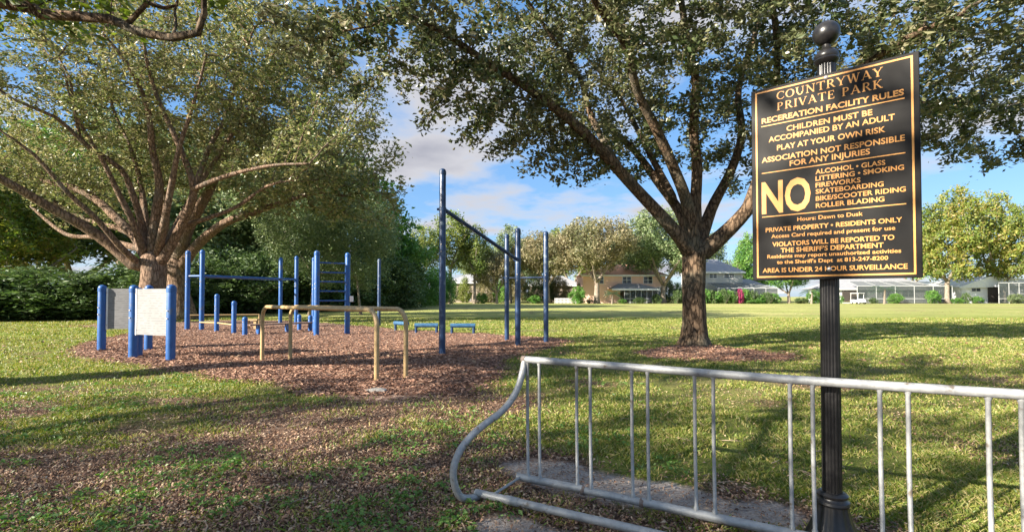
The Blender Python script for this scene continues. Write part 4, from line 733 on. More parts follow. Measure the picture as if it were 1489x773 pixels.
# tall pull-up station
A, Cc, Dp, Bp = G(643, 515), G(753, 502), G(794, 497), G(737, 495)
st = station('pull_up_station', A, 'dark blue pull-up station, tall single post with slanted bar and three shorter posts', 'exercise station')
for p, vt, r in ((A, 245, 0.075), (Cc, 331, 0.075), (Dp, 336, 0.072), (Bp, 340, 0.068)):
    h = at(700, vt, p.y).z; add_post(st, p, h-st.location.z, r, M['navy'])
za = at(643, 303, A.y).z; zc = at(752, 378, Cc.y).z
add_bar(st, (A.x, A.y, za), (Cc.x, Cc.y, zc), 0.048, M['navy'], 'pull_up_bar'); add_collar(st, A, za-0.02+0-st.location.z, 0.075, M['navy']); add_collar(st, Cc, zc-st.location.z, 0.075, M['navy'])
zb = at(760, 403, Dp.y).z
add_bar(st, (Bp.x, Bp.y, zb), (Dp.x, Dp.y, zb), 0.022, M['navy'], 'chin_up_bar'); add_collar(st, Bp, zb-st.location.z, 0.068, M['navy']); add_collar(st, Dp, zb-st.location.z, 0.072, M['navy'])
# tan parallel bars
L1, L2, R1, R2 = G(381, 524), G(422, 523), G(547.5, 556), G(590, 550)
st = station('parallel_bars', R1, 'tan tubular parallel bars with rounded corners standing in the mulch', 'exercise bars')
for a, b in ((L1, R1), (L2, R2)):
    o = Vector((st.location.x, st.location.y, st.location.z)); d = (b-a); d.z = 0; L_ = d.length; d.normalize(); rr = 0.24; H_ = 1.10; pts = [Vector((a.x, a.y, -0.15)), Vector((a.x, a.y, 0.5)), Vector((a.x, a.y, H_-rr))]
    for q in range(1, 8): t = PI/2*q/8; pts.append(Vector((a.x, a.y, 0)) + d*(rr-rr*math.cos(t)) + Vector((0, 0, H_-rr+rr*math.sin(t))))
    for q in range(0, 9): t = PI/2*q/8; pts.append(Vector((b.x, b.y, 0)) - d*(rr-rr*math.sin(t)) + Vector((0, 0, H_-rr+rr*math.cos(t))))
    pts += [Vector((b.x, b.y, 0.5)), Vector((b.x, b.y, -0.15))]
    mb = MB(); mb.tube([p-o for p in pts], 0.037, 14); mb.build('bent_rail', M['tan'], st)
# instruction boards
M['panel'] = worn('faded_instruction_print', (0.20, 0.20, 0.20), (0.24, 0.24, 0.24), 3, 0.6, 0, 0)
def print_lines(m):
    """faded rows of small print: rows in z, broken into words along the board"""
    nt = m.node_tree; N = nt.nodes; L = nt.links; b = N['Principled BSDF']; tc = N.new('ShaderNodeTexCoord'); sp = N.new('ShaderNodeSeparateXYZ'); L.new(tc.outputs['Object'], sp.inputs[0])
    def mt(op, a, c): x = N.new('ShaderNodeMath'); x.operation = op; [L.new(q, x.inputs[k]) if not isinstance(q, (int, float)) else setattr(x.inputs[k], 'default_value', q) for k, q in enumerate((a, c))]; return x.outputs[0]
    row = mt('LESS_THAN', mt('FRACT', mt('MULTIPLY', sp.outputs[2], 19.0), 0), 0.42)
    mp = N.new('ShaderNodeMapping'); mp.inputs['Scale'].default_value = (9, 9, 19); L.new(tc.outputs['Object'], mp.inputs[0]); n = N.new('ShaderNodeTexNoise'); n.inputs['Scale'].default_value = 1; n.inputs['Detail'].default_value = 2; L.new(mp.outputs[0], n.inputs[0])
    word = mt('GREATER_THAN', n.outputs[0], 0.47); msk = mt('MULTIPLY', mt('MULTIPLY', row, word), 0.45)
    src = b.inputs['Base Color'].links[0].from_socket; x = N.new('ShaderNodeMixRGB'); L.new(msk, x.inputs[0]); L.new(src, x.inputs[1]); x.inputs[2].default_value = (0.10, 0.10, 0.11, 1); L.new(x.outputs[0], b.inputs['Base Color'])
print_lines(M['panel'])
def board(pa, pb, z0, z1, label):
    st = station('instruction_board', pa, label, 'instruction board'); o = st.location
    for p in (pa, pb): add_post(st, p, 1.56, 0.085, M['blue'])
    d = (pb-pa); d.z = 0; L_ = d.length; ang = math.atan2(d.y, d.x); mid = (pa+pb)/2
    MM = Matrix.Translation((mid.x-o.x, mid.y-o.y, 0)) @ Matrix.Rotation(ang, 4, 'Z')
    mb = MB(); mb.box(-L_/2+0.09, L_/2-0.09, -0.012, 0.012, z0, z1, MM); mb.build('panel', M['panel'], st, smooth=False)
    for x0, x1, a, b in ((-L_/2+0.09, -L_/2+0.125, z0, z1), (L_/2-0.125, L_/2-0.09, z0, z1)):
        mb = MB(); mb.box(x0, x1, -0.022, 0.022, a-0.01, b+0.01, MM); mb.build('edge_channel', M['white'], st, smooth=False)
    for z in (z0+0.1, z1-0.1):
        for sx in (-1, 1):
            mb = MB(); c = MM @ Vector((sx*(L_/2-0.107), -0.024, z)); mb.box(c.x-0.01, c.x+0.01, c.y-0.008, c.y, z-0.01, z+0.01); mb.build('bolt', M['bolt'], st, smooth=False)
P1, P2, P2b, P3_, P5 = G(147.5, 510), G(193.5, 519), G(201, 516.5), G(248, 523), G(215.5, 508.5)
board(P1, P5, 0.50, 1.47, 'left white instruction board on two blue posts, farther back and lower in the picture frame')
bpy.data.objects['instruction_board']['label'] = 'farther white instruction board on blue posts, partly behind the nearer one'
board(P2, P3_, 0.50, 1.47, 'nearer white instruction board between two thick blue posts, right of the other board')
st = station('short_post', P2b, 'blue post just behind the left post of the nearer instruction board', 'post'); add_post(st, P2b, 1.5, 0.08, M['blue'])
# monkey bars
q1, q2, q3, q4 = G(272, 479.5), G(293, 480), G(407.5, 471), G(430.5, 471.5)
st = station('monkey_bars', q1, 'blue monkey bars with four tall posts and an overhead ladder', 'monkey bars')
for p, vt in ((q1, 364), (q2, 363), (q3, 374), (q4, 372)): add_post(st, p, at(300, vt, p.y).z-st.location.z, 0.085, M['blue'])
zm = 2.10
for a, b in ((q1, q3), (q2, q4)): add_bar(st, (a.x, a.y, zm), (b.x, b.y, zm), 0.045, M['blue'], 'side_rail')
for k in range(9):
    t = (k+0.5)/9; a = q1.lerp(q3, t); b = q2.lerp(q4, t); add_bar(st, (a.x, a.y, zm), (b.x, b.y, zm), 0.024, M['blue'], 'rung', 8)
add_bar(st, (q1.x, q1.y, zm), (q2.x, q2.y, zm), 0.04, M['blue'], 'end_bar'); add_bar(st, (q3.x, q3.y, zm), (q4.x, q4.y, zm), 0.04, M['blue'], 'end_bar')
# stepped push-up posts with two low tan bars
s1, s2, s3 = G(315, 482), G(340, 484), G(356, 487)
st = station('push_up_station', s1, 'three stepped short blue posts with low tan push-up bars', 'exercise station')
for p, vt in ((s1, 427), (s2, 437), (s3, 460)): add_post(st, p, at(320, vt, p.y).z-st.location.z, 0.08, M['blue'])
add_bar(st, (q2.x, q2.y-0.1, at(300, 468, q2.y).z), (s1.x, s1.y, at(315, 469, s1.y).z), 0.028, M['tan']); add_bar(st, (s1.x, s1.y, at(315, 469, s1.y).z), (s2.x, s2.y, at(340, 472, s2.y).z), 0.028, M['tan'])
zz = 0.55; e1 = at(276, 458, 19.5); e2 = at(377, 457, 20.5); add_bar(st, e1, e2, 0.026, M['tan'])
p = G(377, 476); add_bar(st, (e2.x, e2.y, -0.1), e2, 0.03, M['tan'], 'bar_leg'); add_bar(st, (e1.x, e1.y, -0.1), e1, 0.03, M['tan'], 'bar_leg')
# sit-up bench
b1_, b2_ = G(361, 486), G(453, 481)
st = station('sit_up_bench', b1_, 'low brown plank bench on short blue posts behind the parallel bars', 'bench'); o = st.location
d = b2_-b1_; L_ = d.length; ang = math.atan2(d.y, d.x); mid = (b1_+b2_)/2; MM = Matrix.Translation((mid.x-o.x, mid.y-o.y, 0)) @ Matrix.Rotation(ang, 4, 'Z')
for yy in (-0.16, 0.02):
    mb = MB(); mb.box(-L_/2, L_/2, yy, yy+0.14, 0.30, 0.345, MM); mb.build('plank', M['rail'], st, smooth=False)
for p, h in ((G(435, 480), 0.62), (G(451, 481), 0.60), (G(458, 483), 0.62)): add_post(st, p, h, 0.075, M['blue'])
for t in (0.15, 0.6): c = b1_.lerp(b2_, t); mb = MB(); mb.box(-0.05, 0.05, -0.12, 0.12, -0.2, 0.30, Matrix.Translation((c.x-o.x, c.y-o.y, 0)) @ Matrix.Rotation(ang, 4, 'Z')); mb.build('leg', M['blue'], st, smooth=False)
# small tan balance stool beside it
c = G(366, 478); st = station('wooden_stool', c, 'small tan wooden stool behind the brown plank bench', 'stool')
mb = MB(); mb.box(-0.28, 0.28, -0.14, 0.14, 0.34, 0.40); mb.build('seat', M['tan'], st, smooth=False)
for sx in (-1, 1): mb = MB(); mb.box(sx*0.17-0.05, sx*0.17+0.05, -0.1, 0.1, -0.1, 0.34); mb.build('leg', M['tan'], st, smooth=False)
# climbing ladder
k1, k2 = G(460, 487), G(505, 485)
st = station('climbing_ladder', k1, 'blue vertical climbing ladder with five rungs between two posts', 'ladder')
for p, vt in ((k1, 364), (k2, 367)): add_post(st, p, at(470, vt, p.y).z-st.location.z, 0.088, M['blue'])
for v in (381.5, 395.5, 409, 423, 437): z = at(480, v, k1.y).z; add_bar(st, (k1.x, k1.y, z), (k2.x, k2.y, z), 0.026, M['blue'], 'rung')
c = k2; o = st.location; mb = MB(); mb.box(c.x-o.x+0.095, c.x-o.x+0.20, c.y-o.y-0.06, c.y-o.y+0.02, 1.12, 1.32); mb.build('notice_plate', M['white'], st, smooth=False)
k3 = G(456, 478); st = station('tall_post', k3, 'tall blue post close behind the left post of the climbing ladder', 'post'); add_post(st, k3, at(456, 374, k3.y).z, 0.08, M['blue'])
k4 = G(551, 473); st = station('tall_post', k4, 'slim tall blue post standing alone right of the climbing ladder', 'post'); add_post(st, k4, at(551, 375, k4.y).z, 0.075, M['navy'])
# balance beams
for (ua, va, ub, vb, lab) in ((574, 480, 593, 481.5, 'short teal blue balance beam, left one behind the parallel bars'), (603, 484.5, 637, 484.5, 'teal blue balance beam just left of the tall blue post'), (655, 485, 691, 485, 'teal blue balance beam just right of the tall blue post')):
    a, b = G(ua, va), G(ub, vb); st = station('balance_beam', a, lab, 'balance beam'); o = Vector(st.location); zt = 0.29
    add_bar(st, (a.x, a.y, zt), (b.x, b.y, zt), 0.075, M['tealp'], 'beam', 16)
    for p in (a.lerp(b, 0.06), a.lerp(b, 0.94)): add_bar(st, (p.x, p.y, -0.1), (p.x, p.y, zt-0.05), 0.05, M['navy'], 'leg', 10)

# ------------------------------------------------------------------ houses across the field
M['pink'] = worn('pink_stucco', (0.80, 0.52, 0.41), (0.85, 0.58, 0.47), 2, 0.9, 0, 0)
M['beige'] = worn('beige_stucco', (0.34, 0.28, 0.22), (0.42, 0.35, 0.28), 2, 0.9, 0, 0)
M['greyw'] = worn('grey_siding', (0.46, 0.45, 0.43), (0.52, 0.51, 0.49), 2, 0.9, 0, 0)
M['whitew'] = worn('white_stucco', (0.739, 0.750, 0.784), (0.829, 0.840, 0.850), 2, 0.9, 0, 0)
M['terra'] = worn('terracotta_roof', (0.55, 0.27, 0.16), (0.66, 0.36, 0.22), 2, 0.9, 0, 0.3, stretch=(1, 1, 4))
M['greyr'] = worn('grey_shingle_roof', (0.24, 0.25, 0.27), (0.34, 0.34, 0.36), 3, 0.9, 0, 0.3)
M['glass'] = mat('dark_window_glass', (0.04, 0.05, 0.06), 0.12)
M['inside'] = mat('painted_interior_shade', (0.06, 0.05, 0.045), 0.8)  # flat dark tone painted in for the shade inside porches and patios
M['trim'] = mat('white_trim', (0.72, 0.72, 0.72), 0.5); M['cage'] = mat('aluminium_cage', (0.42, 0.43, 0.43), 0.5)
def screen_mat():
    m = mat('insect_screen', (0.07, 0.085, 0.085), 0.7, 0, 0.2); nt = m.node_tree; N = nt.nodes; L = nt.links; t = N.new('ShaderNodeBsdfTransparent'); x = N.new('ShaderNodeMixShader'); x.inputs[0].default_value = 0.6
    L.new(t.outputs[0], x.inputs[1]); L.new(N['Principled BSDF'].outputs[0], x.inputs[2]); L.new(x.outputs[0], N['Material Output'].inputs[0]); return m
M['screen'] = screen_mat()
def sx(u, Y): return (u-744.5)/FPX*Y
def sz(v, Y): return HC+(431-v)/FPX*Y
class House:
    def __init__(s, name, uc, Y, label, cat='house'):
        s.Y = Y; s.x = sx(uc, Y); s.r = empty(name, (s.x, Y, 0), 0, label, cat)
    def X(s, u): return sx(u, s.Y)-s.x
    def Z(s, v): return sz(v, s.Y)
    def box(s, name, u0, u1, v0, v1, m, y0=0, y1=10, par=None, smooth=False):
        mb = MB(); mb.box(s.X(u0), s.X(u1), y0, y1, max(-0.2, s.Z(v1)) if v1 < 445 else -0.2, s.Z(v0)); return mb.build(name, m, par or s.r, smooth=False)
    def hip(s, u0, u1, v_eave, v_ridge, ur0, ur1, m, y0=-0.5, y1=10.5, name='roof'):
        mb = MB(); xa, xb, ra, rb = s.X(u0), s.X(u1), s.X(ur0), s.X(ur1); ze, zr = s.Z(v_eave), s.Z(v_ridge); ym = (y0+y1)/2
        mb.add([Vector(p) for p in ((xa, y0, ze), (xb, y0, ze), (xb, y1, ze), (xa, y1, ze), (ra, ym, zr), (rb, ym, zr))], [(0, 1, 5, 4), (1, 2, 5), (2, 3, 4, 5), (3, 0, 4), (0, 3, 2, 1)])
        o = mb.build(name, m, s.r, smooth=False)
        mb = MB(); mb.box(xa, xb, y0-0.05, y0, ze-0.32, ze+0.02); mb.build('fascia', M['trim'], s.r, smooth=False); return o
    def window(s, u0, u1, v0, v1, cols=2, rows=2, y=0):
        X0, X1, Z0, Z1 = s.X(u0), s.X(u1), s.Z(v1), s.Z(v0); t = 0.10
        mb = MB(); mb.box(X0, X1, y-0.06, y-0.02, Z0, Z0+t); mb.box(X0, X1, y-0.06, y-0.02, Z1-t, Z1)
        for k in range(cols+1): x = X0+(X1-X0-t)*k/cols; mb.box(x, x+t, y-0.075, y-0.021, Z0+0.003, Z1-0.003)
        for k in range(1, rows): z = Z0+(Z1-Z0)*k/rows; mb.box(X0, X1, y-0.065, y-0.022, z-0.03, z+0.03)
        w = mb.build('window', M['trim'], s.r, smooth=False)
        mb = MB(); mb.box(X0+0.02, X1-0.02, y-0.04, y-0.005, Z0+0.02, Z1-0.02); mb.build('pane', M['glass'], w, smooth=False)
        return w
def cage(h, u0, u1, v_eave, y0, n, v_rail=None, v_top=None, ut0=None, ut1=None, panel=True):
    """white aluminium pool cage: posts, rail, screen panels, sloping screen roof"""
    xs_ = [h.X(u0)+(h.X(u1)-h.X(u0))*k/n for k in range(n+1)]; ze = h.Z(v_eave)
    for x in xs_: mb = MB(); mb.box(x-0.045, x+0.045, y0-0.045, y0+0.045, -0.1, ze); mb.build('cage_post', M['cage'], h.r, smooth=False)
    mb = MB(); mb.box(xs_[0], xs_[-1], y0-0.05, y0+0.05, ze, ze+0.14); mb.build('eave_beam', M['cage'], h.r, smooth=False)
    mb = MB(); mb.box(xs_[0], xs_[-1], y0-0.04, y0+0.04, 0.85, 0.95); mb.build('mid_rail', M['cage'], h.r, smooth=False)
    if panel:
        for k in range(n): mb = MB(); mb.box(xs_[k]+0.07, xs_[k+1]-0.07, y0-0.005, y0+0.005, 0.0, ze); mb.build('screen_panel', M['screen'], h.r, smooth=False)
    if v_top:
        zt = h.Z(v_top); xt0, xt1 = h.X(ut0), h.X(ut1); yb = -0.3
        mb = MB(); mb.add([Vector(p) for p in ((xs_[0], y0, ze+0.14), (xs_[-1], y0, ze+0.14), (xt1, yb, zt), (xt0, yb, zt))], [(0, 1, 2, 3)]); mb.build('screen_roof', M['screen'], h.r, smooth=False)
        for k in range(n+1):
            t = k/n; mb = MB(); mb.tube([Vector((xs_[k], y0, ze+0.14)), Vector((xt0+(xt1-xt0)*t, yb, zt))], 0.035, 4); mb.build('roof_beam', M['cage'], h.r, smooth=False)
h = House('two_storey_house', 900, 98, 'two-storey pink house with terracotta roof across the field')
h.box('wall', 848, 968, 399.5, 450, M['pink'], 0, 10); h.hip(844, 972, 399.5, 382, 895, 935, M['terra'])
h.window(905, 918, 401.5, 412.5); h.window(935.5, 949, 401.5, 412.5); h.window(866, 878, 401.5, 412.5); h.window(955, 964, 417, 429)
h.hip(884, 951, 420, 412.5, 897, 928, M['greyr'], -4, 1.5, name='porch_roof'); h.box('porch_opening_shade', 902, 936, 421, 437, M['inside'], -0.2, -0.02); cage(h, 902, 949, 421, -3.6, 6)  # dark slab on the solid wall stands in for the porch shade
for u in (911, 924): h.box('porch_door', u, u+7, 423, 438, M['beige'], -0.3, -0.21)
h = House('two_storey_house', 1062, 100, 'two-storey pale grey house with teal screened pool cage right of the oak trunk')
h.box('wall', 1018, 1080, 395, 450, M['greyw'], 0, 11); h.hip(1014, 1083, 395, 374, 1038, 1056, M['greyr']); h.window(1052.5, 1068, 397.5, 404.5, 2, 2); h.window(1031, 1043, 397.5, 404.5, 2, 2)
h.box('side_wing', 1080.2, 1128, 424, 450, M['greyw'], 0.5, 10); h.hip(1079, 1143, 424, 404, 1092, 1108, M['greyr'], 0, 11, name='wing_roof')
cage(h, 1026, 1108, 420, -6, 5, v_top=411, ut0=1028, ut1=1080); h.box('painted_patio_shade', 1030, 1076, 422, 438, M['inside'], -0.25, -0.05)  # thin dark slab against the wall paints in the patio shade
h = House('low_house', 1280, 98, 'low grey house with screened pool cage below the sign')
h.box('wall', 1215, 1365, 419, 450, M['whitew'], 0, 9); h.hip(1210, 1372, 419, 402, 1248, 1335, M['greyr']); h.window(1311, 1330, 421.5, 431.5, 2, 2); h.window(1282, 1296, 421.5, 431.5); h.box('painted_patio_shade', 1224, 1258, 423, 438, M['inside'], -0.25, -0.05)  # dark slab over part of the wall, painted as patio shade
cage(h, 1221, 1352, 417, -5, 5, v_top=409, ut0=1232, ut1=1345)
h = House('gabled_house', 1440, 96, 'white gabled house with screened porch at the right edge')
h.box('wall', 1398, 1520, 414, 450, M['whitew'], 0, 9)
mb = MB(); mb.add([Vector(p) for p in ((h.X(1392), -0.5, h.Z(417)), (h.X(1436), -0.5, h.Z(402)), (h.X(1436), 9.5, h.Z(402)), (h.X(1392), 9.5, h.Z(417)), (h.X(1530), -0.5, h.Z(408)), (h.X(1530), 9.5, h.Z(408)), (h.X(1530), -0.5, h.Z(414)), (h.X(1392), -0.5, h.Z(419)))], [(0, 1, 2, 3), (1, 4, 5, 2), (0, 7, 6, 4, 1)]); mb.build('roof', M['whitew'], h.r, smooth=False)
h.box('porch_opening_shade', 1436, 1466, 413, 439, M['inside'], -0.2, -0.02); cage(h, 1434, 1520, 412, -2.5, 6); h.window(1412, 1426, 418, 424, 2, 1)  # dark slab before the wall stands in for the shaded porch opening
h = House('arched_house', 690, 108, 'beige house with arched window seen between tall tree trunks')
h.box('wall', 655, 740, 410, 450, M['beige'], 0, 9); h.hip(650, 745, 410, 397, 675, 720, M['greyr'])
for u in (676, 712): h.window(u, u+9, 425, 437)
h = House('low_house', 800, 112, 'low pale house behind the three shorter blue posts')
h.box('wall', 772, 842, 414, 450, M['beige'], 0, 9); h.hip(768, 846, 414, 400, 790, 822, M['greyr']); h.window(800, 812, 420, 431)
# white picket fence and clipped bushes
Yf = 92.0
st = empty('picket_fence', (sx(822, Yf), Yf, 0), 0, 'short white picket fence left of the round clipped bush', 'fence'); x0 = sx(807, Yf)-sx(822, Yf); x1 = -x0
mb = MB(); mb.box(x0, x1, 0, 0.05, 0.30, 0.40); mb.build('rail', M['trim'], st, smooth=False); mb = MB(); mb.box(x0, x1, 0, 0.05, 0.80, 0.90); mb.build('rail', M['trim'], st, smooth=False)
for k in range(16): x = x0+(x1-x0)*k/15; mb = MB(); mb.box(x-0.06, x+0.06, -0.03, -0.003, 0, 1.05); mb.build('picket', M['trim'], st, smooth=False)
def bush_at(u, v, vt, wpx, m, label, nm='clipped_shrub', k='small', cat='bush', grp=None):
    g = G(u, v); hh = hpx(vt, g.y); w = wpx/FPX*g.y/2/ (1.15*hh/2); place(PR[k], g.x, g.y, hh, u*0.1, label, cat, grp, wx=w, crown_mat=M[m], nm=nm)
bush_at(840.5, 441.2, 414, 25, 'leaf_green', 'round clipped green bush beside the white picket fence'); bush_at(1099, 441.2, 434.5, 24, 'leaf_green', 'low flat clipped bush in front of the grey house')
BL = ['bright green bushy tree just right of the tall blue post', 'yellow-green bushy tree between the tall post and the first far trunk', 'olive bushy tree left of the two close blue posts', 'green bushy tree just left of the two close blue posts', 'olive bushy tree between the two close blue posts and the rightmost one', 'grey-green bushy tree left of the rightmost blue post', 'dark bushy tree just right of the rightmost blue post', 'olive bushy tree behind the white picket fence', 'olive bushy tree at the left corner of the pink house', 'grey-green bushy tree right of the pink house', 'green bushy tree close to the left side of the big dark oak trunk']
FG = 'trees and shrubs massed in front of the far houses'
for i, (u, vt, w, k, m) in enumerate(((648, 405, 30, 'bush', 'leaf_green'), (672, 400, 26, 'bush2', 'leaf_pine'), (706, 396, 34, 'bush', 'leaf_olive'), (728, 402, 30, 'bush2', 'leaf_green'), (752, 392, 34, 'bush', 'leaf_olive'), (776, 398, 34, 'bush2', 'leaf_feather'), (800, 402, 30, 'bush', 'leaf_dark'), (818, 396, 34, 'bush2', 'leaf_olive'), (852, 408, 22, 'bush', 'leaf_olive'), (978, 402, 30, 'bush', 'leaf_feather'), (1000, 408, 24, 'bush2', 'leaf_green'))):
    g = G(u, 440.2); place(PR[k], g.x, g.y+4, hpx(vt, g.y+4), i*1.9, BL[i], 'tree', FG, wx=w/FPX*(g.y+4)/5.6*5/hpx(vt, g.y+4), crown_mat=M[m], nm='bushy_tree')
HG = 'dark hedge bushes in front of the grey house pool cage'
for i, u in enumerate((1026, 1034, 1043, 1052, 1060, 1068, 1083, 1094, 1105, 1115, 1125)): bush_at(u, 440.9, 418 + (i % 3)*2 + (5 if u > 1100 else 0), 18, 'leaf_dark' if i % 2 else 'leaf_green', ('darker' if i % 2 else 'brighter')+' green bush in the hedge in front of the grey house pool cage', grp=HG)
for i, (u, vt, w, m, lab) in enumerate(((930, 431, 20, 'leaf_dark', 'low bush in front of the pink house porch, right part'), (905, 434, 14, 'leaf_green', 'small green bush in front of the pink house porch, left part'), (955, 426, 16, 'leaf_dark', 'dark bush at the right corner of the pink house'), (985, 420, 16, 'leaf_dark', 'dark bush left of the big oak trunk'), (1392, 432, 16, 'leaf_green', 'green bush at the foot of the tall yellow tree'), (1405, 424, 12, 'leaf_dark', 'dark reddish bush against the white gabled house'), (778, 428, 20, 'leaf_green', 'green bush behind the rightmost blue post'), (700, 424, 22, 'leaf_green', 'sunlit green bush under the tall trees'), (1183, 420, 22, 'leaf_green', 'green bush left of the sign post'), (1165, 432, 20, 'leaf_dark', 'low dark bush right of the trunk below the sign'), (1222, 428, 10, 'leaf_green', 'small bush just right of the sign post'), (1270, 432, 12, 'leaf_dark', 'dark bush beside the white golf cart'), (1302, 425, 20, 'leaf_green', 'green bush right of the palm below the sign'), (1356, 420, 20, 'leaf_green', 'tall green bush left of the yellow tree trunk'), (1420, 430, 18, 'leaf_green', 'bush in front of the white gabled wall'), (1478, 426, 22, 'leaf_feather', 'grey-green bush in front of the screened porch at the right edge'), (858, 434, 14, 'leaf_dark', 'low dark bush at the foot of the olive oak'))):
    bush_at(u, 440.9, vt, w, m, lab)
g = G(1074, 440.9); place(PR['small'], g.x, g.y-0.6, hpx(418, g.y), 0, 'magenta flowering shrub in front of the grey house hedge', 'shrub', wx=0.42, crown_mat=M['leaf_pink'], nm='flowering_shrub')
# palms
def palm(u, v, hv, label, seed, fr=2.4):
    g = G(u, v); rg = random.Random(seed); root = empty('palm_tree', (g.x, g.y, 0), 0, label, 'palm'); th = hpx(hv, g.y)*0.62
    mb = MB(); mb.tube([Vector((0, 0, -0.1)), Vector((0.05, 0, th*0.5)), Vector((0.15, 0, th))], [0.2, 0.15, 0.13], 8); mb.build('trunk', M['bark_far'], root)
    for k in range(16):
        a = 2*PI*k/16+rg.uniform(-.15, .15); el = rg.uniform(0.1, 1.1); d = Vector((math.cos(a), math.sin(a), 0)); sd_ = Vector((-d.y, d.x, 0)); vs, fs = [], []; n = 9; c = Vector((0.15, 0, th)); pr = []
        for q in range(n+1): t = q/n; pr.append(c + d*fr*t*math.cos(el*0.6) + Vector((0, 0, fr*(math.sin(el)*t - 0.75*t*t))))
        for q in range(n):
            wl = 0.55*math.sin(PI*(q+0.8)/(n+1)); 
            for sg in (-1, 1):
                for z in (0, 0.5):
                    p = pr[q].lerp(pr[q+1], z); tp = p + sd_*sg*wl + d*wl*0.5 - Vector((0, 0, wl*0.45)); b = len(vs); vs += [p, p+d*0.09, tp]; fs.append((b, b+1, b+2))
        mb = MB(); mb.add(vs, fs); mb.build('frond', M['leaf_palm'], root, smooth=False)
palm(1286, 441.5, 408, 'green palm in front of the low house pool cage below the sign', 1, 3.0); palm(890, 441.5, 418, 'small palm at the left of the pink house porch', 2, 2.0); palm(1180, 441.2, 414, 'palm just left of the sign post', 3, 2.4)
# golf cart
g = G(1248, 441.6); gc = empty('golf_cart', (g.x, g.y, 0), R(8), 'white golf cart parked beside the pool cage below the sign', 'golf cart')
M['rubber'] = mat('rubber', (0.02, 0.02, 0.02), 0.8); M['dark'] = mat('dark_seat', (0.04, 0.04, 0.04), 0.6); M['lamp'] = mat('headlight_lens', (0.8, 0.8, 0.8), 0.2)
mb = MB(); mb.add([Vector(p) for p in ((-.6, -1.1, .3), (.6, -1.1, .3), (.6, 1.1, .3), (-.6, 1.1, .3), (-.55, -1.05, .72), (.55, -1.05, .72), (.6, -.45, .92), (-.6, -.45, .92), (.6, -.3, .45), (-.6, -.3, .45), (.6, .2, .45), (-.6, .2, .45), (.6, .25, .75), (-.6, .25, .75), (.6, 1.1, .75), (-.6, 1.1, .75))], [(0, 3, 2, 1), (0, 1, 5, 4), (4, 5, 6, 7), (7, 6, 8, 9), (9, 8, 10, 11), (11, 10, 12, 13), (13, 12, 14, 15), (15, 14, 2, 3), (1, 2, 14, 12, 10, 8, 6, 5), (0, 4, 7, 9, 11, 13, 15, 3)]); mb.build('body', M['white'], gc, smooth=False, bevel=0.03)
mb = MB(); mb.box(-.65, .65, -.75, 1.05, 1.85, 1.93); mb.build('roof', M['white'], gc, smooth=False, bevel=0.03)
for x in (-.56, .56):
    for y0, y1 in ((-.5, -.6), (1.0, .95)): mb = MB(); mb.tube([Vector((x, y0, .8)), Vector((x, y1, 1.86))], 0.03, 8); mb.build('roof_post', M['trim'], gc)
mb = MB(); mb.box(-.5, .5, .2, .75, .76, .9); mb.box(-.5, .5, .72, .82, .9, 1.3); mb.build('seat', M['dark'], gc, smooth=False, bevel=0.02)
mb = MB(); mb.add([Vector(p) for p in ((-.5, -.5, .93), (.5, -.5, .93), (.5, -.58, 1.8), (-.5, -.58, 1.8), (-.5, -.49, .93), (.5, -.49, .93), (.5, -.57, 1.8), (-.5, -.57, 1.8))], [(0, 1, 2, 3), (7, 6, 5, 4), (0, 4, 5, 1), (1, 5, 6, 2), (2, 6, 7, 3), (3, 7, 4, 0)]); mb.build('windshield', M['glass'], gc, smooth=False)
for x in (-.4, .4): mb = MB(); mb.box(x-.1, x+.1, -1.12, -1.06, .55, .68); mb.build('headlight', M['lamp'], gc, smooth=False)
for x in (-.55, .55):
    for y in (-.75, .8): mb = MB(); mb.tube([Vector((x-.09, y, .22)), Vector((x+.09, y, .22))], .23, 16); w = mb.build('wheel', M['rubber'], gc); mb = MB(); mb.tube([Vector((x-.095, y, .22)), Vector((x+.095, y, .22))], .12, 12); mb.build('hub', M['trim'], w)
# patio table left of the gabled house and stone in the mulch
g = G(549, 570); mb = MB(); rg = random.Random(3)
pts = [(0.15*math.cos(a)*(1+rg.uniform(-.2, .2)), 0.09*math.sin(a)*(1+rg.uniform(-.2, .2))) for a in [2*PI*k/9 for k in range(9)]]
mb.add([Vector((x, y, -0.05)) for x, y in pts]+[Vector((x*0.9, y*0.9, 0.03)) for x, y in pts]+[Vector((x*0.5, y*0.5, 0.045)) for x, y in pts], [tuple(range(18, 27))]+[(i+9*k, (i+1) % 9+9*k, (i+1) % 9+9*(k+1), i+9*(k+1)) for k in range(2) for i in range(9)])
o = mb.build('stone', M['rock'], None, smooth=False); o.location = (g.x, g.y, g1(g.x, g.y)); tag(o, 'flat pale stone at the foot of the nearest parallel bar leg', 'stone')

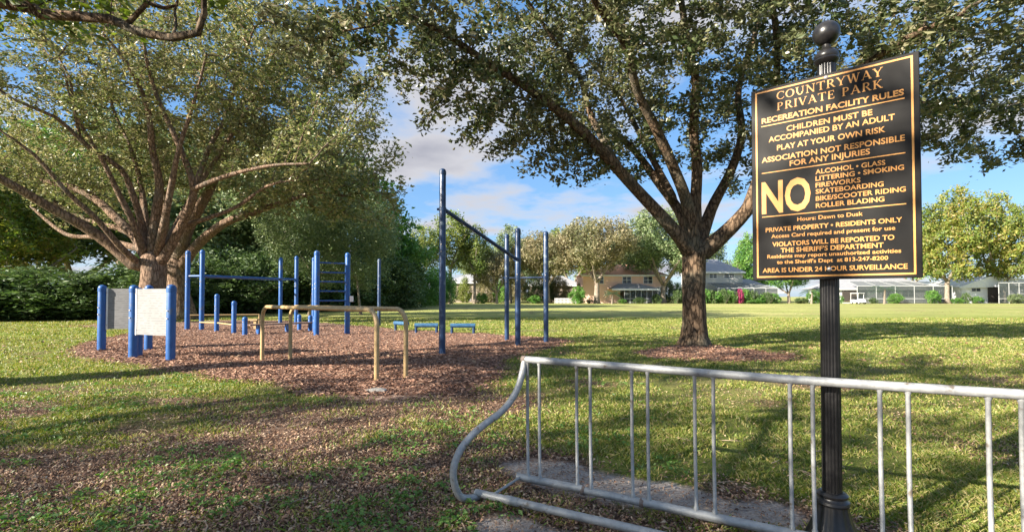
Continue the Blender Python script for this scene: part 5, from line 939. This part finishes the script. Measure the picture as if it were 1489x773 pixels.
# ------------------------------------------------------------------ ground cover: blades, dead leaves, chips
def view_pts(n, y0, y1, power=1.0, margin=1.08, seed=1):
    """points on the ground spread over the part that can be seen, denser near by"""
    rg = np.random.default_rng(seed); t = rg.random(n); y = y0*(y1/y0)**(t**power); hw = 744.5/FPX*margin
    x = (rg.random(n)*2-1)*hw*y*1.0; return x, y, rg
def flat_leaves(x, y, z, size, rg, aspect=0.5, tilt=0.5, curl=0.25):
    n = len(x); a = rg.random(n)*2*PI; d = np.stack([np.cos(a), np.sin(a), rg.normal(size=n)*tilt*0.6], 1); d /= np.linalg.norm(d, axis=1)[:, None]
    up = np.stack([rg.normal(size=n)*tilt, rg.normal(size=n)*tilt, np.ones(n)], 1); b = np.cross(d, up); b /= np.linalg.norm(b, axis=1)[:, None]; nr = np.cross(b, d)
    s = (size*np.exp(np.clip(rg.normal(size=n)*0.45, -1.2, 0.8)))[:, None]; c = np.stack([x, y, z], 1) + nr*s*0.1
    V = np.empty((n, 4, 3)); V[:, 0] = c-d*s*.5; V[:, 1] = c+b*s*aspect*.5+nr*s*curl*.4; V[:, 2] = c+d*s*.5; V[:, 3] = c-b*s*aspect*.5+nr*s*curl*.4
    i = np.arange(n)*4; return V.reshape(-1, 3), np.stack([i, i+1, i+2, i+3], 1)
def cover(name, V, F, m, label, cat):
    me = fast_mesh(name, V, F, m, smooth=False); o = bpy.data.objects.new(name, me); link(o); tag(o, label, cat, kind='stuff'); print(name, len(F)); return o
# dead leaves
x, y, rg = view_pts(330000, 2.2, 12, 0.9, seed=21); li = m_litter(x, y); mu, ring, lt = m_mulch(x, y); keep = rg.random(len(x)) < np.clip(li*1.25-0.10, 0.055, 1)*(1-mu)*(1-0.75*np.clip(m_sand(x, y)*2, 0, 1))*np.clip(0.35+1.3*fbm(x, y, 2.0, 3)-0.2, 0.15, 1); x, y = x[keep], y[keep]
V, F = flat_leaves(x, y, gz(x, y)+0.008, 0.021, rg, 0.36, 0.45, 0.6); DL = (V, F)
x, y, rg = view_pts(9000, 9, 45, 1.0, seed=29); keep = fbm(x, y, 0.3) > 0.45; x, y = x[keep], y[keep]
V2, F2 = flat_leaves(x, y, gz(x, y)+0.03, 0.05, rg, 0.5, 0.5, 0.5); V = np.concatenate([DL[0], V2]); F = np.concatenate([DL[1], F2+len(DL[0])]); cover('dead_leaves', V, F, M['litter'], 'brown dead oak leaves littering the foreground ground and lawn', 'dead leaves')
# mulch
x, y, rg = view_pts(330000, 6.3, 21, 1.0, seed=22); mu, ring, lt = m_mulch(x, y); keep = rg.random(len(x)) < np.maximum(mu, ring); x, y = x[keep], y[keep]
V, F = flat_leaves(x, y, gz(x, y)+0.012, 0.040+0.0*x, rg, 0.36, 0.5, 0.1); cover('mulch_chips', V, F, M['mulch'], 'brown wood mulch chips spread under the fitness equipment', 'mulch')
# grass blades
x, y, rg = view_pts(680000, 2.3, 30, 0.95, seed=23); li = m_litter(x, y); mu, ring, lt = m_mulch(x, y); sa = m_sand(x, y)
pr_ = np.clip(1.05-li*1.25, 0.09, 1)*(1-np.maximum(mu, ring))*(1-np.clip(sa*1.6, 0, 1))*(1-0.5*m_dirt(x, y))*(0.05+1.5*sm(0.3, 0.7, fbm(x, y, 2.4))); keep = rg.random(len(x)) < pr_; x, y = x[keep], y[keep]; n = len(x)
h_ = (0.020+0.017*rg.random(n)+0.0008*y)*(0.7+0.8*fbm(x, y, 1.3)); w_ = 0.0024+0.0008*y; a = rg.random(n)*2*PI; ln = rg.normal(size=(n, 2))*0.6
z = gz(x, y)-0.003; V = np.empty((n, 4, 3)); dx, dy = np.cos(a)*w_, np.sin(a)*w_
V[:, 0] = np.stack([x-dx, y-dy, z], 1); V[:, 1] = np.stack([x+dx, y+dy, z], 1); V[:, 2] = np.stack([x+dx*.7+ln[:, 0]*h_*.5, y+dy*.7+ln[:, 1]*h_*.5, z+h_*.65], 1); V[:, 3] = np.stack([x+ln[:, 0]*h_*1.1, y+ln[:, 1]*h_*1.1, z+h_], 1)
i = np.arange(n)*4; cover('grass', V.reshape(-1, 3), np.stack([i, i+1, i+2, i+3], 1), M['grass'], 'patchy green and straw coloured lawn grass', 'grass')
# broad-leaved weeds in clumps
x, y, rg = view_pts(5200, 2.3, 9, 1.0, seed=24); keep = (rg.random(len(x)) < sm(0.48, 0.66, fbm(x+5, y, 1.1))*0.8) & (x < 0.6+0.2*y) & (m_mulch(x, y)[0] < 0.2) & (y > 2.6); x, y = x[keep], y[keep]; k = 16
xx = np.repeat(x, k)+rg.normal(size=len(x)*k)*0.035; yy = np.repeat(y, k)+rg.normal(size=len(x)*k)*0.035
V, F = flat_leaves(xx, yy, gz(xx, yy)+0.02+rg.random(len(xx))*0.025, 0.021, rg, 0.6, 0.7, 0.3); cover('weeds', V, F, M['weed'], 'small green weeds sprouting through the dead leaves', 'weeds')
# fallen twigs
mb = MB(); rg_ = random.Random(5)
for k in range(70):
    yy = rg_.uniform(2.6, 8); xx = rg_.uniform(-1, 0.7)*yy
    a = rg_.uniform(0, PI*2); L_ = rg_.uniform(0.05, 0.22); z = g1(xx, yy)+0.02; pts = []
    for q in range(4): t = q/3; pts.append(Vector((xx+math.cos(a+t*0.6)*L_*t, yy+math.sin(a+t*0.6)*L_*t, z+0.01*math.sin(t*3))))
    mb.tube(pts, [0.004, 0.0035, 0.003, 0.002], 5)
M['twig'] = worn('dry_twig', (0.20, 0.14, 0.09), (0.36, 0.28, 0.2), 20, 0.8, 0, 0); o = mb.build('twigs', M['twig']); tag(o, 'thin dry twigs scattered over the foreground', 'twigs', kind='stuff')
